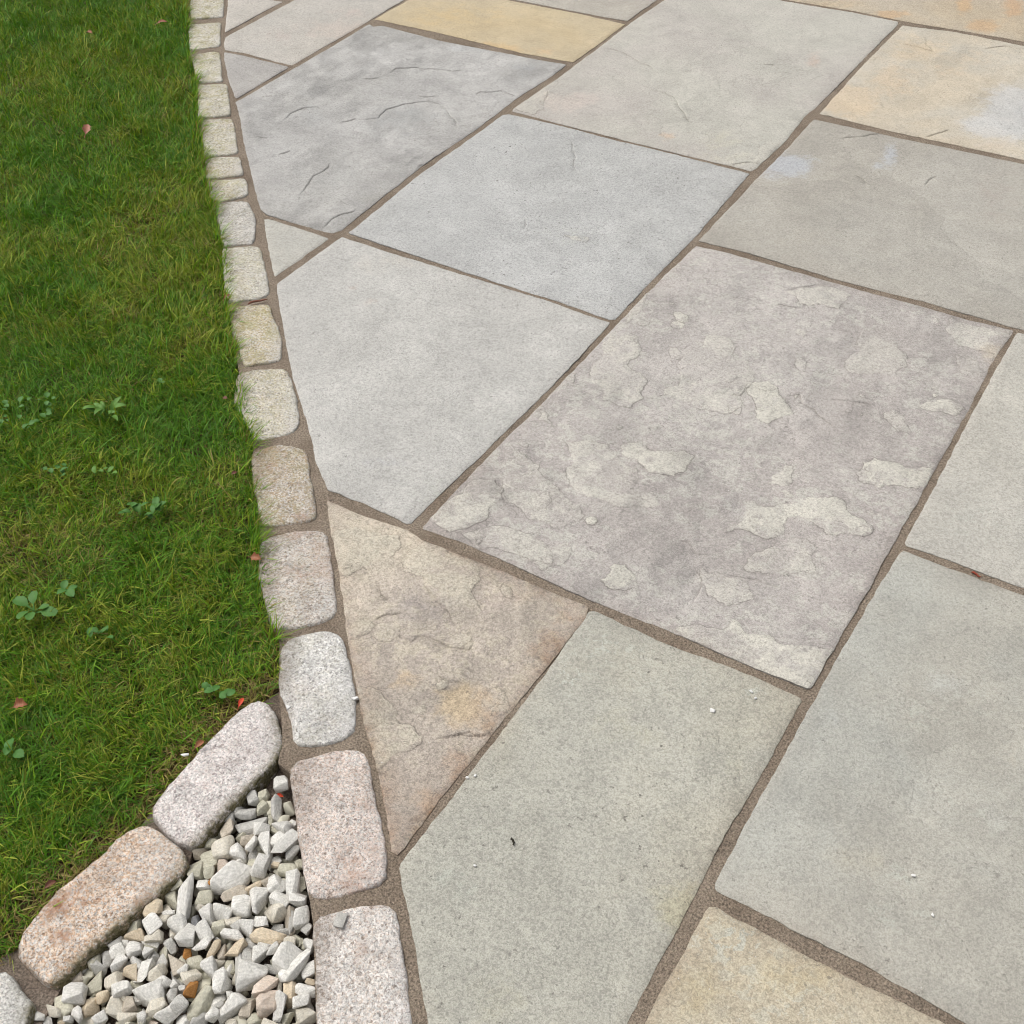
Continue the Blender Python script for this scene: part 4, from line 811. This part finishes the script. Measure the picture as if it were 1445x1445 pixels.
# the chippings beyond the 300 picked out: one joined part
bmf = bmesh.new()
for t in range(700):
    q = np.array([rs.uniform(lo[0], hi[0]), rs.uniform(lo[1], hi[1])])
    if not inside(q[None], gpoly)[0] or seg_dist(q[None], gpoly, True)[0][0] < .006: continue
    dap = math.hypot(q[0] - apex[0], q[1] - apex[1])
    if dap < .06: continue
    me = rs.choice(PMESH)
    l = rs.uniform(.009, .019)
    Mx = Matrix.Translation((q[0], q[1], -.0245 + max(0, 1 - dap / .14) * .010 + rs.uniform(-.004, .004))) @ Matrix.Rotation(rs.uniform(0, 6.28), 4, Vector((rs.gauss(0, 1), rs.gauss(0, 1), 1)).normalized()) @ Matrix.Diagonal((l, l * .75, l * .6, 1))
    n0 = len(bmf.verts)
    bmf.from_mesh(me)
    bmf.verts.ensure_lookup_table()
    bmesh.ops.transform(bmf, matrix=Mx, verts=bmf.verts[n0:])
mef = bpy.data.meshes.new("small_chippings")
bmf.to_mesh(mef); bmf.free()
mef.materials.clear(); mef.materials.append(PM['o'])
mef.polygons.foreach_set("use_smooth", np.ones(len(mef.polygons), dtype=bool))
o = link("small_chippings", mef)
o["kind"] = "stuff"
adopt(o, gravel_bed)

# ------------------------------------------------------------------ lawn
soil_m = plain_material("lawn_soil", (70, 58, 36), (98, 84, 52), 60, .95, .8)
lawn = sheet("lawn", LAWN_OUTLINE, -.014, soil_m, .03, .004, .12, 4.)
tag(lawn, "soil under the mown lawn beside the granite setts", kind="structure")
lpoly = np.array(LAWN_OUTLINE, float) / 1000
GRASS = grass_material()


def blades(P, height, width, lean, ang, tint, zroot, twist):
    N = len(P)
    ts = np.array([0., .38, .72, 1.])
    ws = np.array([.8, 1., .72, .08])
    dx, dy = np.cos(ang), np.sin(ang)
    sx, sy = np.cos(ang + math.pi / 2 + twist), np.sin(ang + math.pi / 2 + twist)
    co = np.zeros((N, 8, 3), np.float32)
    for i, (t, w) in enumerate(zip(ts, ws)):
        hor = height * lean * t ** 1.7
        zz = zroot + height * (t * (1 - .30 * lean * t) * np.sqrt(np.maximum(.08, 1 - .55 * np.minimum(lean, 1.2) ** 2)))
        cx_ = P[:, 0] + dx * hor; cy_ = P[:, 1] + dy * hor
        for s, k in ((-1, 0), (1, 1)):
            co[:, i * 2 + k, 0] = cx_ + s * sx * width * w * .5
            co[:, i * 2 + k, 1] = cy_ + s * sy * width * w * .5
            co[:, i * 2 + k, 2] = zz
    base = (np.arange(N) * 8)[:, None]
    q = np.array([[0, 1, 3, 2], [2, 3, 5, 4], [4, 5, 7, 6]]).ravel()
    idx = (base + q[None]).ravel()
    me = bpy.data.meshes.new("grass")
    me.vertices.add(N * 8); me.vertices.foreach_set("co", co.ravel())
    me.loops.add(N * 12); me.loops.foreach_set("vertex_index", idx.astype(np.int32))
    me.polygons.add(N * 3)
    me.polygons.foreach_set("loop_start", (np.arange(N * 3) * 4).astype(np.int32))
    me.polygons.foreach_set("use_smooth", np.ones(N * 3, bool))
    me.update(calc_edges=True)
    at = me.attributes.new("tint", 'FLOAT_COLOR', 'POINT')
    c = np.ones((N, 8, 4), np.float32)
    c[:, :, :3] = tint[:, None, :]
    at.data.foreach_set("color", c.ravel())
    me.materials.append(GRASS)
    return me


lo, hi = lpoly.min(0), lpoly.max(0)
area_box = np.prod(hi - lo)
cand = lo + RNG.random((int(area_box * 165000), 2)) * (hi - lo)
cand = cand[inside(cand, lpoly)]
dist_cam = np.hypot(cand[:, 0], cand[:, 1])
patch = fnoise(cand[:, 0] * 9 + 40, cand[:, 1] * 9 + 70, 4)
keep = RNG.random(len(cand)) < np.clip(1.12 - .16 * dist_cam, .45, 1) * np.clip(.45 + 1.1 * patch, .35, 1)
cand = cand[keep]; dist_cam = dist_cam[keep]; patch = patch[keep]
de, sde, _ = seg_dist(cand, resample(lpoly[:42], .05, False))
N = len(cand)
pb = fnoise(cand[:, 0] * 5 + 3, cand[:, 1] * 5 + 11, 3)            # broad green / olive patches
pc = fnoise(cand[:, 0] * 30 + 3, cand[:, 1] * 30 + 11, 2)          # tufts
pa = fnoise(cand[:, 0] * 14 + 23, cand[:, 1] * 14 + 51, 2)
ang = 2 * math.pi * pa * 1.6 + RNG.normal(0, 1.5, N) + .8
lean = np.clip(RNG.normal(.8, .33, N), .1, 1.4)
height = np.clip(RNG.normal(.0225, .007, N), .008, .045) * (.8 + .45 * pc)
width = RNG.uniform(.0007, .0016, N) * (1 + .12 * dist_cam)
G = np.array([alb(c, 1.)[:3] for c in ((96, 136, 26), (112, 146, 32), (130, 148, 40), (84, 130, 34), (148, 156, 58))])
gi = np.clip(((pb - .5) * 1.9 + (pc - .5) * 1.1 + RNG.normal(0, .55, N) + .5), 0, .999)
pick = np.where(gi < .2, 3, np.where(gi < .5, 0, np.where(gi < .78, 1, np.where(gi < .95, 2, 4))))
bold = RNG.random(N) < .14
width = np.where(bold, width * 1.3, width)
height = np.where(bold, height * 1.22, height)
tint = G[pick] * np.where(bold, RNG.uniform(.9, 1.35, N), RNG.uniform(.5, 1.1, N))[:, None]
qline = resample(lpoly[17:28], .02, False)
dq = np.full(N, 1e9)
for q_ in qline: dq = np.minimum(dq, np.hypot(cand[:, 0] - q_[0], cand[:, 1] - q_[1]))
dryedge = np.clip(1.25 - dq / .045, 0, 1)
dry = RNG.random(N) < np.clip(.05 + (pb - .48) * .7 + (patch < .45) * .16 + dryedge * .6, .05, .8)
drycol = np.array([alb(c, 1.)[:3] for c in ((132, 120, 62), (160, 142, 90), (112, 96, 54))])[RNG.integers(0, 3, N)]
tint = np.where(dry[:, None], drycol * RNG.uniform(.7, 1.2, (N, 1)), tint)
lean = np.where(dry, np.clip(lean + .35, 0, 1.4), lean)
height = np.where(dry, height * .72, height)
edge_n = de < .03
height = height * (1 - .35 * dryedge)
# tufts that spill over the edge stones
el = resample(lpoly[:28], .0025, False)
ed_ = np.gradient(el, axis=0); ed_ /= np.maximum(np.hypot(ed_[:, 0], ed_[:, 1]), 1e-9)[:, None]
eo = np.stack([-ed_[:, 1], ed_[:, 0]], 1)
if inside((el + eo * .01)[::20], lpoly).mean() > .5: eo = -eo
ek = np.repeat(np.arange(len(el)), 5)
clump = fnoise(el[ek, 0] * 34 + 5, el[ek, 1] * 34 + 8, 2)
kk_ = RNG.random(len(ek)) < np.clip((clump - .36) * 3.2, .04, 1)
qd = np.full(len(el), 1e9)
for q_ in qline: qd = np.minimum(qd, np.hypot(el[:, 0] - q_[0], el[:, 1] - q_[1]))
kk_ &= RNG.random(len(ek)) < np.where(qd[ek] < .03, .35, 1)
ek = ek[kk_]; ne = len(ek)
eroot = el[ek] - eo[ek] * RNG.uniform(-.003, .012, ne)[:, None]
cand = np.vstack([cand, eroot])
eang = np.arctan2(eo[ek, 1], eo[ek, 0]) + RNG.normal(0, .8, ne)
ang = np.concatenate([ang, eang])
lean = np.concatenate([lean, np.clip(RNG.normal(.75, .3, ne), .1, 1.3)])
eh = np.clip(RNG.normal(.026, .007, ne), .01, .045) * np.clip(.55 + clump[kk_], .6, 1.3)
height = np.concatenate([height, np.where(qd[ek] < .03, eh * .6, eh)])
width = np.concatenate([width, RNG.uniform(.0010, .0021, ne)])
et = G[RNG.integers(0, 4, ne)] * RNG.uniform(.7, 1.5, (ne, 1))
edry = RNG.random(ne) < np.where(qd[ek] < .03, .7, .2)
et = np.where(edry[:, None], drycol[RNG.integers(0, N, ne)] * RNG.uniform(.7, 1.2, (ne, 1)), et)
tint = np.vstack([tint, et]); N += ne
g1 = link("grass", blades(cand, height, width, lean, ang, tint, -.014 + RNG.uniform(0, .004, N), RNG.normal(0, .6, N)))
tag(g1, "mown green lawn grass with yellowish patches left of the setts", kind="stuff")


# ------------------------------------------------------------------ leaves, weeds and other small things
def leaf_mesh(name, L, W, mat, fold=.25, curl=.3, shape='oval', stalk=.0, seed=0, nu=7):
    rnd = random.Random(seed)
    verts, faces = [], []
    for i in range(nu):
        t = i / (nu - 1)
        if shape == 'oval': wv = math.sin(math.pi * min(1, t * .97 + .03)) ** .75
        elif shape == 'spoon': wv = (.16 if t < .35 else .16 + .84 * math.sin(math.pi * min(1, (t - .35) / .65) * .93) ** .6)
        else: wv = math.sin(math.pi * (t ** .8)) ** .9 * (1 + .25 * math.sin(t * 22))
        wv = max(wv, .05)
        z = curl * L * math.sin(t * 2.0) * (1 - t * .55)
        for j, s in enumerate((-1, -.5, 0, .5, 1)):
            verts.append((t * L + rnd.gauss(0, L * .012), s * W / 2 * wv, z + abs(s) * W * fold * wv * .6 + rnd.gauss(0, L * .008)))
    for i in range(nu - 1):
        for j in range(4):
            a = i * 5 + j
            faces.append((a, a + 1, a + 6, a + 5))
    if stalk:
        b = len(verts)
        k = L * .03
        verts += [(0, -k, 0), (0, k, 0), (-stalk, k, -stalk * .5), (-stalk, -k, -stalk * .5), (0, 0, k * 1.6), (-stalk, 0, -stalk * .5 + k)]
        faces += [(b, b + 3, b + 5, b + 4), (b + 1, b + 4, b + 5, b + 2), (b, b + 1, b + 2, b + 3)]
    return mesh_from(name, verts, faces, mat)


def leaf_material(name, c1, c2, kk=1.0):
    k = NT(name, .5)
    v = k.coord(0)
    wv = k.n("ShaderNodeTexWave"); wv.inputs["Scale"].default_value = 120; wv.inputs["Distortion"].default_value = 2
    k.l(v, wv.inputs["Vector"])
    n = k.noise(v, 140, 4, .6)
    c = k.mix(k.rng(n, .35, .65, 0, 1), alb(c1, kk), alb(c2, kk))
    c = k.mix(1.0, c, k.grey(k.rng(wv.outputs["Fac"], 0, 1, .88, 1.06)), 'MULTIPLY')
    k.base(c)
    k.bump(n, .3, .001)
    return k.m


WGREEN = leaf_material("weed_leaf", (94, 146, 48), (122, 168, 68), .6)
WBLUE = leaf_material("bluish_weed_leaf", (78, 134, 48), (100, 154, 62), .55)
WMID = leaf_material("clover_leaf", (72, 128, 46), (96, 150, 64), .6)


def weed(name, label, pos, leaves, mat, L, W, shape, seed, stem=.012, lift=.35, spread=0., petiole=.0):
    rnd = random.Random(seed)
    t = bpy.data.objects.new(name, None); COL.objects.link(t)
    t.location = (pos[0] / 1000, pos[1] / 1000, -.0085)
    tag(t, label, "weed")
    protos = [leaf_mesh("leaf", 1, W / L, mat, .22, lift, shape, .0 if not petiole else .35, seed + q) for q in range(3)]
    for i in range(leaves):
        a = i * 2.4 + rnd.uniform(-.4, .4)
        s = 1.0 * L * rnd.uniform(.7, 1.15)
        r = spread * math.sqrt(rnd.random())
        o = link("leaf", protos[i % 3], t, (math.cos(a * 1.7) * r + math.cos(a) * petiole, math.sin(a * 1.7) * r + math.sin(a) * petiole, stem + rnd.uniform(0, .006)))
        o.scale = (s, s, s)
        o.rotation_euler = (rnd.gauss(0, .2), rnd.uniform(-.35, .1), a)
    return t


WD = ITEM["weeds"]
weed("dandelion_weed", "light green weed with pointed upright leaves in the middle of the lawn", WD[0], 13, WGREEN, .026, .0085, 'oval', 1, .014, .5, .012, .004)
weed("plantain_weed", "bluish green rosette of five spoon shaped leaves near the left edge of the lawn", WD[1], 6, WBLUE, .030, .015, 'spoon', 2, .016, .25)
weed("clover", "small clover with a few round leaves below the bluish patch of clover", WD[2], 7, WMID, .012, .010, 'oval', 3, .018, .2, .020)
weed("clover", "dense grey green clump of small leaves midway between setts and left edge", WD[3], 16, WBLUE, .017, .010, 'oval', 4, .018, .3, .024)
weed("clover", "tiny pale leaved weed just right of the small clover", WD[4], 5, WGREEN, .012, .008, 'oval', 5, .018, .2, .016)
weed("clover", "broad patch of many tiny bluish clover leaves at the left edge of the lawn", WD[5], 26, WBLUE, .011, .009, 'oval', 6, .020, .2, .048)
weed("broadleaf_weed", "single round pale leaf standing alone in the yellowish grass near the setts", WD[6], 2, WBLUE, .014, .012, 'oval', 7, .020, .15)
weed("clover", "small three leaved sprig just above the bluish rosette", WD[7], 4, WMID, .016, .011, 'oval', 8, .018, .2, .006)
weed("clover", "bright green clover sprig beside the red leaf at the pinkish sett", WD[8], 8, WMID, .013, .011, 'oval', 9, .016, .2, .016)
weed("broadleaf_weed", "pair of dull round leaves at the left edge below the brown fallen leaf", WD[9], 3, WMID, .020, .015, 'oval', 10, .018, .2, .006)
weed("clover", "faint sprig of small oval leaves right of the bluish rosette", WD[10], 6, WMID, .014, .009, 'oval', 11, .017, .2, .014)

LRED = leaf_material("red_leaf", (196, 58, 34), (214, 84, 52), .8)
LBRN = leaf_material("brown_leaf", (146, 92, 62), (176, 118, 84), .75)
LPINK = leaf_material("pinkish_brown_leaf", (166, 108, 86), (190, 130, 106), .75)
LDRK = leaf_material("dark_brown_leaf", (104, 66, 50), (128, 84, 64), .8)
LV = ITEM["leaves"]
leafspec = [  # index, z, L, W, mat, rot, label
    (0, .026, .034, .020, LPINK, 2.1, "curled pinkish brown leaf standing upright in the upper lawn"),
    (1, .024, .030, .014, LPINK, .9, "orange pink leaf in the upper lawn close to the setts"),
    (2, .024, .022, .014, LBRN, .2, "small brown leaf at the top of the lawn, left of the orange pink one"),
    (3, .004, .020, .008, LBRN, 1.6, "narrow rust red leaf at the lawn edge beside the ninth sett"),
    (4, .006, .020, .014, LBRN, .3, "crumpled reddish leaf at the lawn edge beside the brownish grey sett"),
    (5, .022, .020, .017, LBRN, .8, "flat brown leaf near the left edge of the lawn"),
    (6, .004, .017, .007, LRED, 1.9, "bright red sliver of leaf at the far end of the pinkish sett"),
    (7, .008, .016, .009, LBRN, 1.4, "orange brown leaf scrap on the lawn side of the pinkish sett"),
    (8, -.012, .012, .006, LRED, .5, "dark red leaf scrap on the tip of the gravel"),
    (9, .012, .010, .008, LDRK, .3, "small dark brown scrap in the grass beside the pale sett"),
    (10, .012, .010, .008, LDRK, 1.0, "small dark purple brown scrap in the grass beside the tan sett"),
    (11, .012, .016, .008, LDRK, 1.3, "dark red brown scrap in the grass above the rusty sett"),
]
for i, z, L, W, m, rot, lab in leafspec:
    me = leaf_mesh("fallen_leaf", L * .85, W * .85, m, .35 + .2 * (i % 3), .22, 'lobed' if i in (0, 4, 5) else 'oval', L * .25, 40 + i)
    o = link("fallen_leaf", me, None, (LV[i][0] / 1000, LV[i][1] / 1000, z))
    o.rotation_euler = (.35 if i in (0, 4) else .15, -.3 if i == 0 else .1, rot)
    tag(o, lab, "leaf", "fallen leaves on the lawn and its edge")

WCHIP = plain_material('white_chip', (232, 231, 227), (246, 245, 242), 200, .6, .1, kk=.76)
chips = [
    (0, .0075, .006, 'w', "small white stone chip on the long greenish slab near its top right corner"),
    (1, .0075, .007, 'w', "white pebble lying in the joint beside the whitish corner sett"),
    (2, .007, .006, 'w', "white grain on the left rim of the whitish corner sett"),
    (3, .010, .004, 'w', "white shell like chip on the lawn side of the pinkish sett"),
    (4, .019, .012, 'g', "flat grey oval pebble on the end of the front sett"),
    (5, .0045, .003, 'w', "tiny white grain at the left edge of the long greenish slab, lower of two"),
    (6, .0045, .003, 'w', "tiny white grain at the left edge of the long greenish slab, upper of two"),
    (7, .005, .003, 'w', "upper white crumb at the right end of the long greenish slab"),
    (8, .004, .003, 'w', "lower white crumb at the right end of the long greenish slab"),
    (9, .005, .003, 'w', "white crumb near the front edge of the large greenish slab"),
    (10, .005, .003, 'w', "white crumb in the middle of the large greenish slab's front half"),
    (12, .004, .003, 'w', "white speck low on the left side of the long greenish slab"),
]
for i, l, w, c, lab in chips:
    q = ITEM["chips"][i]
    o = link("stone_chip", PMESH[i % 30], None, (q[0] / 1000, q[1] / 1000, {1: .003, 3: .008}.get(i, .0016 if l < .015 else .0035)))
    o.scale = (l, w, min(l, w) * .7)
    o.rotation_euler = (0, 0, {4: 1.9}.get(i, i * 1.3))
    o.material_slots[0].link = 'OBJECT'
    o.material_slots[0].material = WCHIP if c == 'w' else PM[c]
    tag(o, lab, "stone chip", "loose stone chips on the paving")


def stick(name, a, b, r, mat, z, label, cat, bend=.1, seed=0):
    rnd = random.Random(seed)
    a = Vector((a[0] / 1000, a[1] / 1000, z)); b = Vector((b[0] / 1000, b[1] / 1000, z))
    d = b - a; s = Vector((-d.y, d.x, 0)).normalized()
    verts, faces = [], []
    n = 7
    for i in range(n):
        t = i / (n - 1)
        c = a + d * t + s * (math.sin(t * math.pi) * bend * d.length + rnd.gauss(0, r * .3)) + Vector((0, 0, r * .4 * math.sin(t * 7)))
        rr = r * (1 - .45 * t) * (.5 if i in (0, n - 1) else 1)
        for k in range(6):
            f = k * math.pi / 3
            verts.append(c + s * math.cos(f) * rr + Vector((0, 0, math.sin(f) * rr)))
    for i in range(n - 1):
        for k in range(6):
            faces.append((i * 6 + k, i * 6 + (k + 1) % 6, (i + 1) * 6 + (k + 1) % 6, (i + 1) * 6 + k))
    faces += [tuple(range(5, -1, -1)), tuple(range((n - 1) * 6, n * 6))]
    return tag(link(name, mesh_from(name, verts, faces, mat)), label, cat)


stick("twig", ITEM["twig"][0], ITEM["twig"][1], .0022, plain_material("twig_bark", (128, 84, 66), (150, 100, 82)), .003,
      "reddish brown twig lying in the joint between two setts", "twig", .12, 1)
stick("seed", ITEM["seed"][0], ITEM["seed"][1], .0016, plain_material("dark_seed", (38, 34, 26), (58, 52, 36)), .0022,
      "thin dark seed lying on the long greenish slab", "seed", .15, 2)
stick("twig", ITEM["redstick"][0], ITEM["redstick"][1], .0018, plain_material("red_stalk", (158, 70, 52), (176, 92, 70)), -.002,
      "short red stalk in the mortar joint at the right edge", "twig", .1, 3)
bpy.context.view_layer.update()
